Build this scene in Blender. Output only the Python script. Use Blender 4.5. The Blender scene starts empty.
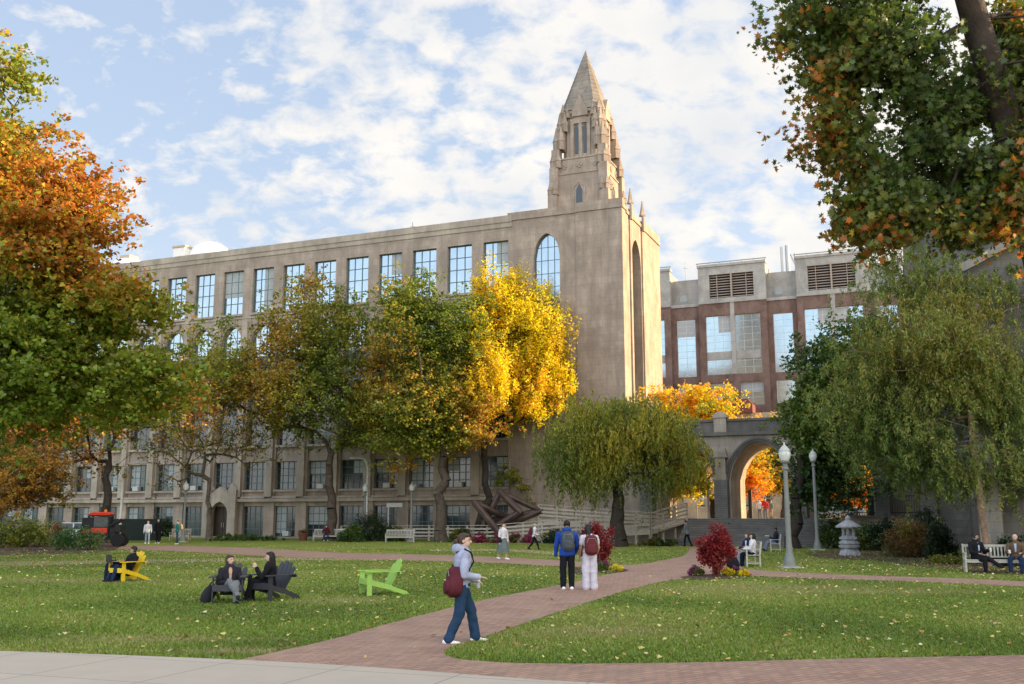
import bpy, bmesh, math, random
import numpy as np
from mathutils import Vector, Matrix, Euler
random.seed(7)
RAD = math.radians
scene = bpy.context.scene
COL = scene.collection
F = 996.0; PITCH = RAD(10.0); CAMH = 1.85

# ------------------------------------------------------------------ camera geometry helpers
def ray(u, v):
    dx = u - 512; dy = 342 - v
    return Vector((dx, F*math.cos(PITCH) - dy*math.sin(PITCH), F*math.sin(PITCH) + dy*math.cos(PITCH)))
def g(u, v, z=0.0):
    r = ray(u, v); t = (z - CAMH)/r.z
    return Vector((r.x*t, r.y*t, z))
def at(u, v, Y):
    r = ray(u, v); t = Y/r.y
    return Vector((r.x*t, Y, r.z*t + CAMH))
ANG = RAD(22.6)
P0 = Vector((9.24, 80.34, 0))
XL = Vector((math.cos(ANG), -math.sin(ANG), 0)); WD = Vector((math.sin(ANG), math.cos(ANG), 0))
def plane_w(u, v, W):
    r = ray(u, v); t = (P0.dot(WD) + W)/r.dot(WD); return Vector((r.x*t, r.y*t, r.z*t + CAMH))
def L(x, w, z=0.0): return P0 + XL*x + WD*w + Vector((0, 0, z))

# ------------------------------------------------------------------ objects, tags
def tag(o, label=None, cat=None, group=None, kind=None):
    if label: o['label'] = label
    if cat: o['category'] = cat
    if group: o['group'] = group
    if kind: o['kind'] = kind
    return o
def empty(name, loc=(0, 0, 0), rz=0.0, label=None, cat=None, group=None):
    o = bpy.data.objects.new(name, None); COL.objects.link(o)
    o.location = loc; o.rotation_euler = (0, 0, rz); o.empty_display_size = 0.3
    return tag(o, label, cat, group)
def copy_tree(o, parent=None):
    c = o.copy(); COL.objects.link(c); c.parent = parent
    for ch in list(o.children): copy_tree(ch, c)
    return c

class MB:
    def __init__(s): s.v = []; s.f = []
    def add(s, vs, fs):
        n = len(s.v); s.v += [tuple(x) for x in vs]; s.f += [tuple(i + n for i in f) for f in fs]; return s
    def box(s, x0, x1, y0, y1, z0, z1, M=None):
        vs = [Vector(p) for p in ((x0,y0,z0),(x1,y0,z0),(x1,y1,z0),(x0,y1,z0),(x0,y0,z1),(x1,y0,z1),(x1,y1,z1),(x0,y1,z1))]
        if M is not None: vs = [M @ p for p in vs]
        return s.add(vs, [(0,3,2,1),(4,5,6,7),(0,1,5,4),(1,2,6,5),(2,3,7,6),(3,0,4,7)])
    def beam(s, a, b, w, h, up=Vector((0,0,1))):
        a = Vector(a); b = Vector(b); d = b - a; ln = d.length; d.normalize()
        x = d.cross(up)
        if x.length < 1e-4: x = d.cross(Vector((0,1,0)))
        x.normalize(); z = x.cross(d)
        M = Matrix((x, d, z)).transposed().to_4x4(); M.translation = a
        return s.box(-w/2, w/2, 0, ln, -h/2, h/2, M)
    def prism(s, poly, y0, y1, M=None):
        """poly in (x,z), extruded along y"""
        n = len(poly)
        vs = [Vector((p[0], y0, p[1])) for p in poly] + [Vector((p[0], y1, p[1])) for p in poly]
        if M is not None: vs = [M @ p for p in vs]
        return s.add(vs, [tuple(range(n)), tuple(range(2*n-1, n-1, -1))] + [(i, i+n, (i+1) % n + n, (i+1) % n) for i in range(n)])
    def slab(s, poly, z0, z1):
        """poly in (x,y) (counter-clockwise), extruded along z"""
        n = len(poly)
        vs = [(p[0], p[1], z0) for p in poly] + [(p[0], p[1], z1) for p in poly]
        return s.add(vs, [tuple(range(n-1, -1, -1)), tuple(range(n, 2*n))] + [(i, (i+1) % n, (i+1) % n + n, i+n) for i in range(n)])
    def sheet(s, poly, z):
        return s.add([(p[0], p[1], z) for p in poly], [tuple(range(len(poly)))])
    def rings(s, rings):
        """closed loft of rings (lists of points)"""
        n = len(rings[0]); vs = []; fs = []
        for r in rings: vs += r
        for k in range(len(rings)-1):
            for i in range(n):
                j = (i+1) % n
                fs.append((k*n+i, k*n+j, (k+1)*n+j, (k+1)*n+i))
        fs.append(tuple(range(n-1, -1, -1))); m = (len(rings)-1)*n; fs.append(tuple(range(m, m+n)))
        return s.add(vs, fs)
    def lathe(s, prof, n=16, c=(0,0,0), sx=1, sy=1):
        c = Vector(c)
        return s.rings([[c + Vector((r*sx*math.cos(2*math.pi*i/n), r*sy*math.sin(2*math.pi*i/n), z)) for i in range(n)] for r, z in prof])
    def tube(s, pts, rs, n=8):
        pts = [Vector(p) for p in pts]
        if not hasattr(rs, '__len__'): rs = [rs]*len(pts)
        out = []; ref = Vector((0.31, 0.17, 0.93)).normalized()
        for i, p in enumerate(pts):
            d = (pts[min(i+1, len(pts)-1)] - pts[max(i-1, 0)]).normalized()
            x = d.cross(ref)
            if x.length < .1: x = d.cross(Vector((1, 0, 0)))
            x.normalize(); y = d.cross(x)
            out.append([p + (x*math.cos(2*math.pi*k/n) + y*math.sin(2*math.pi*k/n))*rs[i] for k in range(n)])
        return s.rings(out)
    def rcone(s, a, b, ra, rb, n=12, m=4):
        """capsule with two radii"""
        a = Vector(a); b = Vector(b); d = b - a
        if d.length < 1e-5: d = Vector((0, 0, 1e-4)); b = a + d
        d.normalize(); x = d.orthogonal().normalized(); y = d.cross(x); out = []
        for i in range(1, m+1):
            t = math.pi/2*i/m
            out.append((a - d*ra*math.cos(t), ra*math.sin(t)))
        for i in range(m, 0, -1):
            t = math.pi/2*i/m
            out.append((b + d*rb*math.cos(t), rb*math.sin(t)))
        return s.rings([[p + (x*math.cos(2*math.pi*k/n) + y*math.sin(2*math.pi*k/n))*r for k in range(n)] for p, r in out])
    def ell(s, c, rx, ry, rz, R=None, n=14, m=8):
        c = Vector(c); out = []
        for i in range(m+1):
            t = math.pi*(i+.35)/(m+.7)
            ring = []
            for k in range(n):
                p = Vector((rx*math.sin(t)*math.cos(2*math.pi*k/n), ry*math.sin(t)*math.sin(2*math.pi*k/n), -rz*math.cos(t)))
                if R is not None: p = R @ p
                ring.append(c + p)
            out.append(ring)
        return s.rings(out)
    def build(s, name, m, parent=None, smooth=False, bevel=0, remesh=0, loc=None, smooth_it=4):
        me = bpy.data.meshes.new(name); me.from_pydata(s.v, [], s.f); me.update()
        if not remesh:
            bm = bmesh.new(); bm.from_mesh(me); bmesh.ops.recalc_face_normals(bm, faces=bm.faces)
            if bevel: bmesh.ops.bevel(bm, geom=bm.edges[:], offset=bevel, segments=1, affect='EDGES', clamp_overlap=True)
            bm.to_mesh(me); bm.free()
        o = bpy.data.objects.new(name, me); COL.objects.link(o)
        if remesh:
            r = o.modifiers.new('r', 'REMESH'); r.mode = 'VOXEL'; r.voxel_size = remesh; r.use_smooth_shade = True
            q = o.modifiers.new('s', 'SMOOTH'); q.factor = .5; q.iterations = smooth_it
            dg = bpy.context.evaluated_depsgraph_get()
            me2 = bpy.data.meshes.new_from_object(o.evaluated_get(dg)); o.modifiers.clear(); o.data = me2; me2.name = name
            bpy.data.meshes.remove(me); me = me2; smooth = True
            if name in ('trousers', 'jacket', 'shirt') and remesh < .02:
                nv = len(me.vertices); co_ = np.empty(nv*3, np.float32); no_ = np.empty(nv*3, np.float32); me.vertices.foreach_get('co', co_); me.vertex_normals.foreach_get('vector', no_)
                co_ = co_.reshape(-1, 3); no_ = no_.reshape(-1, 3); rg_ = np.random.default_rng(len(co_)); f1 = Field(rg_, 9.0); f2 = Field(rg_, 22.0); q_ = co_*[1, 1, 1.7]
                co_ += no_*(f1(q_)*.012+f2(q_)*.006)[:, None]; me.vertices.foreach_set('co', co_.reshape(-1)); me.update()
        if smooth:
            me.polygons.foreach_set('use_smooth', [True]*len(me.polygons))
            if not remesh: me.set_sharp_from_angle(angle=RAD(40))
        me.materials.clear(); me.materials.append(m)
        if parent: o.parent = parent
        if loc is not None: o.location = loc
        return o

# ------------------------------------------------------------------ materials
def nodes(name):
    m = bpy.data.materials.new(name); m.use_nodes = True; nt = m.node_tree
    return m, nt, nt.nodes['Principled BSDF']
def N(nt, typ, **kw):
    n = nt.nodes.new(typ)
    for k, v in kw.items():
        if k.startswith('i_'): n.inputs[k[2:].replace('_', ' ')].default_value = v
        else: setattr(n, k, v)
    return n
def mixc(nt, fac, a, b, mode='MIX'):
    n = nt.nodes.new('ShaderNodeMix'); n.data_type = 'RGBA'; n.blend_type = mode
    for sock, val in ((0, fac), (6, a), (7, b)):
        if isinstance(val, bpy.types.NodeSocket): nt.links.new(val, n.inputs[sock])
        elif sock == 0: n.inputs[0].default_value = val
        else: n.inputs[sock].default_value = (*val, 1) if len(val) == 3 else val
    return n.outputs[2]
def noise(nt, vec, scale, detail=4, rough=.55, dist=0):
    n = N(nt, 'ShaderNodeTexNoise'); n.inputs['Scale'].default_value = scale; n.inputs['Detail'].default_value = detail
    n.inputs['Roughness'].default_value = rough; n.inputs['Distortion'].default_value = dist
    if vec is not None: nt.links.new(vec, n.inputs['Vector'])
    return n.outputs['Fac']
def ramp(nt, fac, stops):
    n = N(nt, 'ShaderNodeValToRGB'); cr = n.color_ramp
    while len(cr.elements) < len(stops): cr.elements.new(.5)
    for e, (p, c) in zip(cr.elements, stops):
        e.position = p; e.color = (c, c, c, 1) if not hasattr(c, '__len__') else (*c, 1)
    nt.links.new(fac, n.inputs[0]); return n.outputs[0]
def mapping(nt, src, scale=(1, 1, 1)):
    n = N(nt, 'ShaderNodeMapping'); n.inputs['Scale'].default_value = scale; nt.links.new(src, n.inputs[0]); return n.outputs[0]
def bump(nt, b, h, strength, dist=.02):
    n = N(nt, 'ShaderNodeBump'); n.inputs['Strength'].default_value = strength; n.inputs['Distance'].default_value = dist
    nt.links.new(h, n.inputs['Height']); nt.links.new(n.outputs[0], b.inputs['Normal'])
_mc = {}
def M(name, col, rough=.7, var=.15, scale=6, metal=0.0, bmp=.15, spec=.3):
    if name in _mc: return _mc[name]
    m, nt, b = nodes(name); tc = N(nt, 'ShaderNodeTexCoord')
    f = noise(nt, tc.outputs['Object'], scale, 6, .6)
    c = mixc(nt, ramp(nt, f, [(.3, 0), (.7, 1)]), tuple(x*(1-var) for x in col), tuple(min(1, x*(1+var)) for x in col))
    nt.links.new(c, b.inputs['Base Color']); b.inputs['Roughness'].default_value = rough; b.inputs['Metallic'].default_value = metal
    b.inputs['Specular IOR Level'].default_value = spec
    if bmp: bump(nt, b, noise(nt, tc.outputs['Object'], scale*6, 4), bmp)
    _mc[name] = m; return m
def stone(name, c1, c2, bw=1.2, bh=.45, mortar=.6, streak=.5, dark=.45, brick=False):
    m, nt, b = nodes(name); tc = N(nt, 'ShaderNodeTexCoord'); sp = N(nt, 'ShaderNodeSeparateXYZ'); nt.links.new(tc.outputs['Object'], sp.inputs[0])
    ad = N(nt, 'ShaderNodeMath'); nt.links.new(sp.outputs[0], ad.inputs[0]); nt.links.new(sp.outputs[1], ad.inputs[1])
    cb = N(nt, 'ShaderNodeCombineXYZ'); nt.links.new(ad.outputs[0], cb.inputs[0]); nt.links.new(sp.outputs[2], cb.inputs[1])
    bt = N(nt, 'ShaderNodeTexBrick'); bt.inputs['Scale'].default_value = 1; bt.inputs['Brick Width'].default_value = bw; bt.inputs['Row Height'].default_value = bh
    bt.inputs['Mortar Size'].default_value = .012 if not brick else .006; bt.inputs['Mortar Smooth'].default_value = .2
    bt.inputs['Color1'].default_value = (*c1, 1); bt.inputs['Color2'].default_value = (*c2, 1)
    bt.inputs['Mortar'].default_value = (*[x*mortar for x in c1], 1) if not brick else (.35, .3, .26, 1)
    nt.links.new(cb.outputs[0], bt.inputs['Vector'])
    st = noise(nt, mapping(nt, tc.outputs['Object'], (1.3, 1.3, .16)), 1.0, 8, .68)
    bl = noise(nt, mapping(nt, tc.outputs['Object'], (1, 1, .7)), .55, 9, .72, .4)
    c = mixc(nt, ramp(nt, st, [(.42, 0), (.75, 1)]), bt.outputs['Color'], tuple(x*dark for x in c1))
    c2_ = mixc(nt, streak, bt.outputs['Color'], c)
    c3 = mixc(nt, ramp(nt, bl, [(.42, 0), (.62, .75)]), c2_, tuple(x*.60 for x in c2), 'MIX')
    nt.links.new(c3, b.inputs['Base Color']); b.inputs['Roughness'].default_value = .85; b.inputs['Specular IOR Level'].default_value = .2
    bump(nt, b, noise(nt, tc.outputs['Object'], 9, 6), .25, .03)
    return m
lime = stone('limestone', (.445,.355,.28), (.38,.30,.24), 1.3, .62, .6, .75, .38)
lime_trim = stone('limestone_trim', (.47,.39,.31), (.41,.34,.27), 1.8, .9, .8, .6, .42)
dark_lime = stone('weathered_stone', (.48,.40,.315), (.38,.32,.25), 1.1, .5, .6, .8, .42)
gran = stone('granite_steps', (.22,.21,.19), (.18,.17,.16), 1.8, .155, .45, .5, .6)
grey_st = stone('chapel_stone', (.20,.18,.155), (.16,.145,.125), .9, .42, .6, .7, .55)
brickr = stone('red_brick', (.175,.10,.075), (.145,.082,.062), .22, .075, .8, .15, .7, True)
concp = stone('concrete_panel', (.40,.38,.34), (.37,.35,.315), 40, .95, .55, .25, .75)
cream = stone('cream_block', (.52,.43,.29), (.46,.38,.26), .9, .5, .7, .3, .7)
def glass(name, col, metal, rough=.08):
    m, nt, b = nodes(name); tc = N(nt, 'ShaderNodeTexCoord'); inf = N(nt, 'ShaderNodeObjectInfo')
    f = noise(nt, tc.outputs['Object'], .8, 3)
    c = mixc(nt, f, tuple(x*.75 for x in col), tuple(x*1.15 for x in col))
    nt.links.new(c, b.inputs['Base Color']); b.inputs['Metallic'].default_value = metal; b.inputs['Roughness'].default_value = rough
    b.inputs['Specular IOR Level'].default_value = .8
    bump(nt, b, noise(nt, tc.outputs['Object'], 1.7, 2), .12, .02)
    return m
g_up = glass('upper_glass', (.33,.39,.43), .85, .12)
g_dk = glass('dark_glass', (.035,.045,.05), .25, .1)
g_red = glass('curtain_glass', (.32,.41,.46), .8, .12)
g_tower = glass('tower_glass', (.02,.03,.035), .1, .3)
fr_g = M('green_window_frame', (.075,.13,.13), .5, .1)
fr_w = M('pale_window_frame', (.55,.55,.5), .5, .1)
spand = M('green_spandrel', (.07,.085,.085), .5, .2)
wood_dk = M('dark_door_wood', (.04,.025,.015), .5, .2)
white_p = M('white_paint', (.75,.74,.70), .5, .06)
grey_m = M('grey_metal', (.30,.31,.29), .45, .12, metal=.3)
lampgrey = M('lamp_post_paint', (.19,.20,.18), .5, .12)
lampglass = M('lamp_globe_glass', (.62,.63,.58), .2, .05, bmp=0)
blackm = M('black_metal', (.02,.02,.02), .45, .2)
rubber = M('black_rubber', (.015,.015,.015), .8, .2)
weath_wood = M('weathered_wood', (.44,.38,.30), .8, .25, 9)
bench_wood = M('silver_bench_wood', (.42,.39,.33), .8, .2, 9)

# ground materials ----------------------------------------------------
def lawn_mat():
    m, nt, b = nodes('lawn_grass'); tc = N(nt, 'ShaderNodeTexCoord'); o = tc.outputs['Object']
    fine = noise(nt, mapping(nt, o, (1, .35, 1)), 9, 6, .7); mid = noise(nt, mapping(nt, o, (1, .5, 1)), .55, 5, .62); big = noise(nt, o, .12, 4)
    c = mixc(nt, ramp(nt, fine, [(.3, 0), (.72, 1)]), (.115,.155,.026), (.215,.265,.048))
    c = mixc(nt, ramp(nt, mid, [(.40, 0), (.66, .6)]), c, (.27,.27,.07))
    c = mixc(nt, ramp(nt, mid, [(.28, .6), (.42, 0)]), c, (.085,.145,.022))
    c = mixc(nt, ramp(nt, noise(nt, mapping(nt, o, (.35, 1, 1)), .33, 6, .6), [(.60, 0), (.74, .75)]), c, (.34,.28,.14))
    c = mixc(nt, ramp(nt, big, [(.45, 0), (.7, .45)]), c, (.13,.20,.025))
    nt.links.new(c, b.inputs['Base Color']); b.inputs['Roughness'].default_value = .95; b.inputs['Specular IOR Level'].default_value = .1
    bump(nt, b, noise(nt, o, 22, 5, .7), .8, .05)
    return m
def path_mat():
    m, nt, b = nodes('brick_paving'); tc = N(nt, 'ShaderNodeTexCoord')
    mp = N(nt, 'ShaderNodeMapping'); mp.inputs['Rotation'].default_value = (0, 0, RAD(-38)); nt.links.new(tc.outputs['Object'], mp.inputs[0])
    bt = N(nt, 'ShaderNodeTexBrick'); bt.inputs['Scale'].default_value = 1; bt.inputs['Brick Width'].default_value = .21; bt.inputs['Row Height'].default_value = .105
    bt.inputs['Mortar Size'].default_value = .01; bt.inputs['Color1'].default_value = (.45,.26,.18,1); bt.inputs['Color2'].default_value = (.27,.155,.12,1); bt.inputs['Mortar'].default_value = (.12,.10,.08,1)
    nt.links.new(mp.outputs[0], bt.inputs['Vector'])
    f = noise(nt, tc.outputs['Object'], .8, 6, .65); f2 = noise(nt, tc.outputs['Object'], 14, 4)
    c = mixc(nt, ramp(nt, f, [(.35, 0), (.7, .55)]), bt.outputs['Color'], (.45,.31,.225))
    c = mixc(nt, ramp(nt, f2, [(.35, 0), (.75, .4)]), c, (.22,.14,.115))
    nt.links.new(c, b.inputs['Base Color']); b.inputs['Roughness'].default_value = .85; b.inputs['Specular IOR Level'].default_value = .25
    bump(nt, b, bt.outputs['Fac'], -.4, .01)
    return m
def conc_mat():
    m, nt, b = nodes('concrete_pavement'); tc = N(nt, 'ShaderNodeTexCoord'); mp = N(nt, 'ShaderNodeMapping')
    mp.inputs['Rotation'].default_value = (0, 0, RAD(20)); nt.links.new(tc.outputs['Object'], mp.inputs[0])
    bt = N(nt, 'ShaderNodeTexBrick'); bt.inputs['Scale'].default_value = 1; bt.inputs['Brick Width'].default_value = 1.6; bt.inputs['Row Height'].default_value = 1.6; bt.offset = 0
    bt.inputs['Mortar Size'].default_value = .012; bt.inputs['Color1'].default_value = (.47,.405,.325,1); bt.inputs['Color2'].default_value = (.44,.38,.305,1); bt.inputs['Mortar'].default_value = (.22,.20,.17,1)
    nt.links.new(mp.outputs[0], bt.inputs['Vector'])
    c = mixc(nt, ramp(nt, noise(nt, tc.outputs['Object'], 1.5, 7, .65), [(.35, 0), (.7, .4)]), bt.outputs['Color'], (.36,.31,.25))
    nt.links.new(c, b.inputs['Base Color']); b.inputs['Roughness'].default_value = .9
    bump(nt, b, noise(nt, tc.outputs['Object'], 40, 4), .3, .01)
    return m
lawn_m = lawn_mat(); path_m = path_mat(); conc_m = conc_mat()
mulch_m = M('bark_mulch', (.085,.048,.035), .95, .5, 7, bmp=.9)
dirt_m = M('worn_dirt', (.36,.29,.17), .95, .2, 2.0, bmp=.5)
terr_m = M('plaza_paving', (.36,.30,.24), .9, .15, 1.5)
bark = M('tree_bark', (.085,.065,.048), .95, .45, 3.5, bmp=1.0)
bark_dk = M('dark_bark', (.045,.035,.027), .95, .4, 3.5, bmp=1.0)
bark_birch = M('birch_bark', (.22,.14,.09), .9, .5, 5, bmp=.8)
def leaf_mat(name='leaves', trans=.45):
    m, nt, b = nodes(name); nt.nodes.remove(b)
    a = N(nt, 'ShaderNodeAttribute'); a.attribute_name = 'Col'
    d = N(nt, 'ShaderNodeBsdfDiffuse'); t = N(nt, 'ShaderNodeBsdfTranslucent'); mx = N(nt, 'ShaderNodeMixShader'); mx.inputs[0].default_value = trans
    gl = N(nt, 'ShaderNodeBsdfGlossy'); gl.inputs['Roughness'].default_value = .45; gl.inputs['Color'].default_value = (.6,.6,.55,1)
    m2 = N(nt, 'ShaderNodeMixShader'); m2.inputs[0].default_value = .05
    nt.links.new(a.outputs['Color'], d.inputs[0]); nt.links.new(a.outputs['Color'], t.inputs[0])
    nt.links.new(d.outputs[0], mx.inputs[1]); nt.links.new(t.outputs[0], mx.inputs[2])
    nt.links.new(mx.outputs[0], m2.inputs[1]); nt.links.new(gl.outputs[0], m2.inputs[2])
    nt.links.new(m2.outputs[0], nt.nodes['Material Output'].inputs[0])
    return m
leaf_m = leaf_mat()

# ------------------------------------------------------------------ foliage
SHAPES = {
 'diamond': [(0,-.5),(.32,0),(0,.5),(-.32,0)],
 'fan': [(0,-.5),(.42,.12),(.26,.42),(0,.34),(-.26,.42),(-.42,.12)],
 'lance': [(0,-.5),(.15,-.1),(.1,.25),(0,.5),(-.1,.25),(-.15,-.1)],
 'lobed': [(0,-.55),(.06,-.25),(.36,-.34),(.22,-.06),(.5,.12),(.2,.14),(.22,.38),(.07,.26),(0,.55),(-.07,.26),(-.22,.38),(-.2,.14),(-.5,.12),(-.22,-.06),(-.36,-.34),(-.06,-.25)],
}
def leaves_obj(name, P, col, size, shape, parent, rng, up=.35, smin=.6, hang=None, mat=None):
    n = len(P); S = np.array(SHAPES[shape]); k = len(S)
    nrm = rng.normal(size=(n, 3)); nrm[:, 2] = np.abs(nrm[:, 2]) + up; nrm /= np.linalg.norm(nrm, axis=1)[:, None]
    a = rng.normal(size=(n, 3))
    if hang is not None: a = a*.5 + np.array([0, 0, -hang])
    a -= nrm*(a*nrm).sum(1)[:, None]; a /= np.linalg.norm(a, axis=1)[:, None]; b = np.cross(nrm, a)
    sz = size*(smin + (1.4-smin)*rng.random(n))
    V = P[:, None, :] + sz[:, None, None]*(S[None, :, 1, None]*a[:, None, :] + S[None, :, 0, None]*b[:, None, :])
    V = V + nrm[:, None, :]*(np.abs(S[:, 0])[None, :, None])*(sz[:, None, None]*.35)
    me = bpy.data.meshes.new(name); me.vertices.add(n*k); me.vertices.foreach_set('co', V.reshape(-1).astype(np.float32))
    me.loops.add(n*k); me.loops.foreach_set('vertex_index', np.arange(n*k, dtype=np.int32))
    me.polygons.add(n); me.polygons.foreach_set('loop_start', np.arange(0, n*k, k, dtype=np.int32))
    me.polygons.foreach_set('loop_total', np.full(n, k, dtype=np.int32)) if bpy.app.version < (4, 0) else None
    me.update(calc_edges=True)
    at_ = me.color_attributes.new('Col', 'FLOAT_COLOR', 'POINT')
    c4 = np.ones((n, k, 4), np.float32); c4[:, :, :3] = np.clip(col, 0, 1)[:, None, :]
    at_.data.foreach_set('color', c4.reshape(-1)); me.materials.append(mat or leaf_m)
    o = bpy.data.objects.new(name, me); COL.objects.link(o)
    if parent: o.parent = parent
    return o
class Field:
    """smooth 3-D random field in about [0,1]"""
    def __init__(s, rng, freq): s.k = rng.normal(size=(14, 3))*freq; s.p = rng.random(14)*6.28
    def __call__(s, P): return .5 + .5*np.tanh(np.sin(P @ s.k.T + s.p).sum(1)/3.2)
GRN=(.085,.125,.018); DGRN=(.035,.070,.018); OLV=(.155,.150,.020); YGR=(.24,.24,.03); AMB=(.38,.22,.025); ORG=(.36,.13,.018); RUST=(.24,.075,.02); YEL=(.62,.47,.012); GOLD=(.62,.33,.015); RED=(.20,.02,.02); BRN=(.14,.075,.03)
def colours(P, rng, pal, freq=.35, jit=.22, grad=None):
    """pal: list of (weight, rgb); patchy by a field, graded by grad(P)->0..1 shift"""
    w = np.cumsum([p[0] for p in pal]); w = w/w[-1]; C = np.array([p[1] for p in pal])
    t = Field(rng, freq)(P)
    r = np.argsort(np.argsort(t))/max(1, len(t)-1)
    if grad is not None:
        r = r*.62 + grad(P)*.38
        r = np.argsort(np.argsort(r))/max(1, len(r)-1)
    r = np.clip(r + rng.normal(size=len(r))*.2, 0, .9999)
    idx = np.searchsorted(w, r); idx = np.clip(idx, 0, len(pal)-1)
    c = C[idx]*1.45*(1 + jit*rng.normal(size=(len(r), 1))) * (1 + .08*rng.normal(size=(len(r), 3)))
    return np.clip(c, .004, .95)
def sample_lobes(lobes, n, rng, shell=.55):
    vol = np.array([max(.3, l[3]*l[4]*l[5]) for l in lobes])**.75; vol /= vol.sum(); out = []
    for l, w in zip(lobes, vol):
        k = int(n*w)+1; d = rng.normal(size=(k, 3)); d /= np.linalg.norm(d, axis=1)[:, None]
        r = rng.random(k)**(1/3*shell+.12)
        bump_ = .74 + .52*Field(rng, 2.6)(d)
        out.append(np.array(l[:3]) + d*(r*bump_)[:, None]*np.array(l[3:6]))
    return np.concatenate(out)
def lobe(u, v, ru, rv, Y, dy=0, depth=None):
    c = at(u, v, Y+dy); s = (Y+dy)/F
    return (c.x, c.y, c.z, ru*s, (depth or ru*.9)*s, rv*s)
def skeleton(base, top, tr, targets, rng, tipr=.02, maxr=None, wob=.04, expo=.45, trunk_pts=None):
    """trunk from base to top, limbs linking nearest nodes out to the targets"""
    base = np.array(base, float); top = np.array(top, float)
    if trunk_pts is None:
        K = 8; pos = [base + (top-base)*i/K + (rng.normal(size=3)*[wob, wob, 0]*np.linalg.norm(top-base)*(0 < i < K)*.5) for i in range(K+1)]
    else: pos = [np.array(p, float) for p in trunk_pts]; K = len(pos)-1; top = pos[-1]
    par = [-1]+list(range(K)); pl = [0]*(K+1); fork0 = max(1, int(K*.55))
    order = np.argsort(np.linalg.norm(targets-top, axis=1) + 0.0)
    usable = list(range(fork0, K+1))
    for ti in order:
        p = targets[ti]; A = np.array([pos[i] for i in usable]); d = np.linalg.norm(A-p, axis=1) + .22*np.array([pl[i] for i in usable]) + .9*np.maximum(0, A[:, 2]-p[2])*.5
        j = usable[int(np.argmin(d))]; a = pos[j]; ln = np.linalg.norm(p-a)
        nseg = max(1, min(5, int(ln/1.1)+1)); last = j
        for s in range(1, nseg+1):
            t = s/nseg; q = a + (p-a)*t
            if s < nseg: q = q + rng.normal(size=3)*ln*.05 + [0, 0, ln*.10*math.sin(math.pi*t)]
            pos.append(q); par.append(last); pl.append(pl[last] + np.linalg.norm(q-pos[last])); last = len(pos)-1
            usable.append(last)
    n = len(pos); cnt = np.zeros(n); kids = [0]*n
    for i in range(n): kids[par[i]] += 1 if par[i] >= 0 else 0
    for i in range(n-1, -1, -1):
        if kids[i] == 0: cnt[i] = 1
        if par[i] >= 0: cnt[par[i]] += cnt[i]
    r = tipr*cnt**expo; r = np.minimum(r*tr/max(r[0], 1e-6) if r[0] > tr else r, tr)
    r[:K+1] = [max(r[i], tr*(1-.45*i/K)) for i in range(K+1)]
    r[0] = tr*1.35
    return np.array(pos), par, np.maximum(r, tipr*.6)
def limbs_obj(pos, par, r, parent, mat, name='trunk', sides=6):
    mb = MB(); n = sides
    for i in range(1, len(pos)):
        a = Vector(pos[par[i]]); b = Vector(pos[i]); d = b-a
        if d.length < 1e-4: continue
        d.normalize(); x = d.orthogonal().normalized(); y = d.cross(x); k = 8 if r[i] > .12 else (n if r[i] > .04 else 4)
        ra = min(r[par[i]], r[i]*1.6); rb = r[i]
        ra_, rb_ = [[p + (x*math.cos(6.2832*j/k)+y*math.sin(6.2832*j/k))*q for j in range(k)] for p, q in ((a - d*ra*.2, ra), (b, rb))]
        m = len(mb.v); mb.v += [tuple(p) for p in ra_+rb_]
        mb.f += [(m+j, m+(j+1) % k, m+k+(j+1) % k, m+k+j) for j in range(k)]
    me = bpy.data.meshes.new(name); me.from_pydata(mb.v, [], mb.f); me.update()
    me.polygons.foreach_set('use_smooth', [True]*len(me.polygons)); me.materials.append(mat)
    o = bpy.data.objects.new(name, me); COL.objects.link(o); o.parent = parent
    return o
def tree(name, label, base, top, tr, lobes, ncl, nleaf, lsize, pal, shape='diamond', seed=1, cl_r=.75, gap=.38, gfreq=.85, hang=None, strands=None, bk=None,
         grad=None, freq=.3, cat='tree', group=None, tipr=.02, up=.35, trunk_pts=None, flat=.65, shell=.55, expo=.45, jit=.22):
    rng = np.random.default_rng(seed); base = Vector(base)
    root = empty(name, base, 0, label, cat, group); bo = np.array(base)
    T = sample_lobes(lobes, int(ncl*1.6), rng, shell); fld = Field(rng, gfreq); v = fld(T)
    T = T[v > gap][:ncl] if (v > gap).sum() > 20 else T[:ncl]
    rng.shuffle(T)
    T = T[T[:, 2] > 1.2]
    pos, par, r = skeleton(base, top, tr, T, rng, tipr, expo=expo, trunk_pts=trunk_pts)
    limbs_obj(pos-bo, par, r, root, bk or bark)
    if strands:
        ln, per = strands; P = []
        k = nleaf//len(T)+1
        for c in T:
            for s_ in range(per):
                o = c + rng.normal(size=3)*cl_r*[1, 1, .4]; l_ = ln*(.25+1.4*rng.random()**1.5); t = rng.random(k//per+1)
                dr = rng.normal(size=2)*.22
                P.append(np.stack([o[0]+dr[0]*l_*t, o[1]+dr[1]*l_*t, o[2]-l_*t], 1) + rng.normal(size=(len(t), 3))*(.06 if ln > 0 else .13))
        P = np.concatenate(P); P = P[P[:, 2] > .8]
    else:
        k = nleaf//len(T)+1
        w = rng.random(len(T))*.7+.65
        SUB = 7; Sb = (T[:, None, :] + rng.normal(size=(len(T), SUB, 3))*np.array([cl_r, cl_r, cl_r*flat])*w[:, None, None]).reshape(-1, 3)
        kk = k//SUB+1; P = (Sb[:, None, :] + rng.normal(size=(len(Sb), kk, 3))*np.array([1, 1, .7])*cl_r*.30*(.6+.8*rng.random(len(Sb)))[:, None, None]).reshape(-1, 3)
    col = colours(P, rng, pal, freq, jit, grad)
    leaves_obj('crown', P-bo, col, lsize, shape, root, rng, up=up, hang=hang)
    return root
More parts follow.
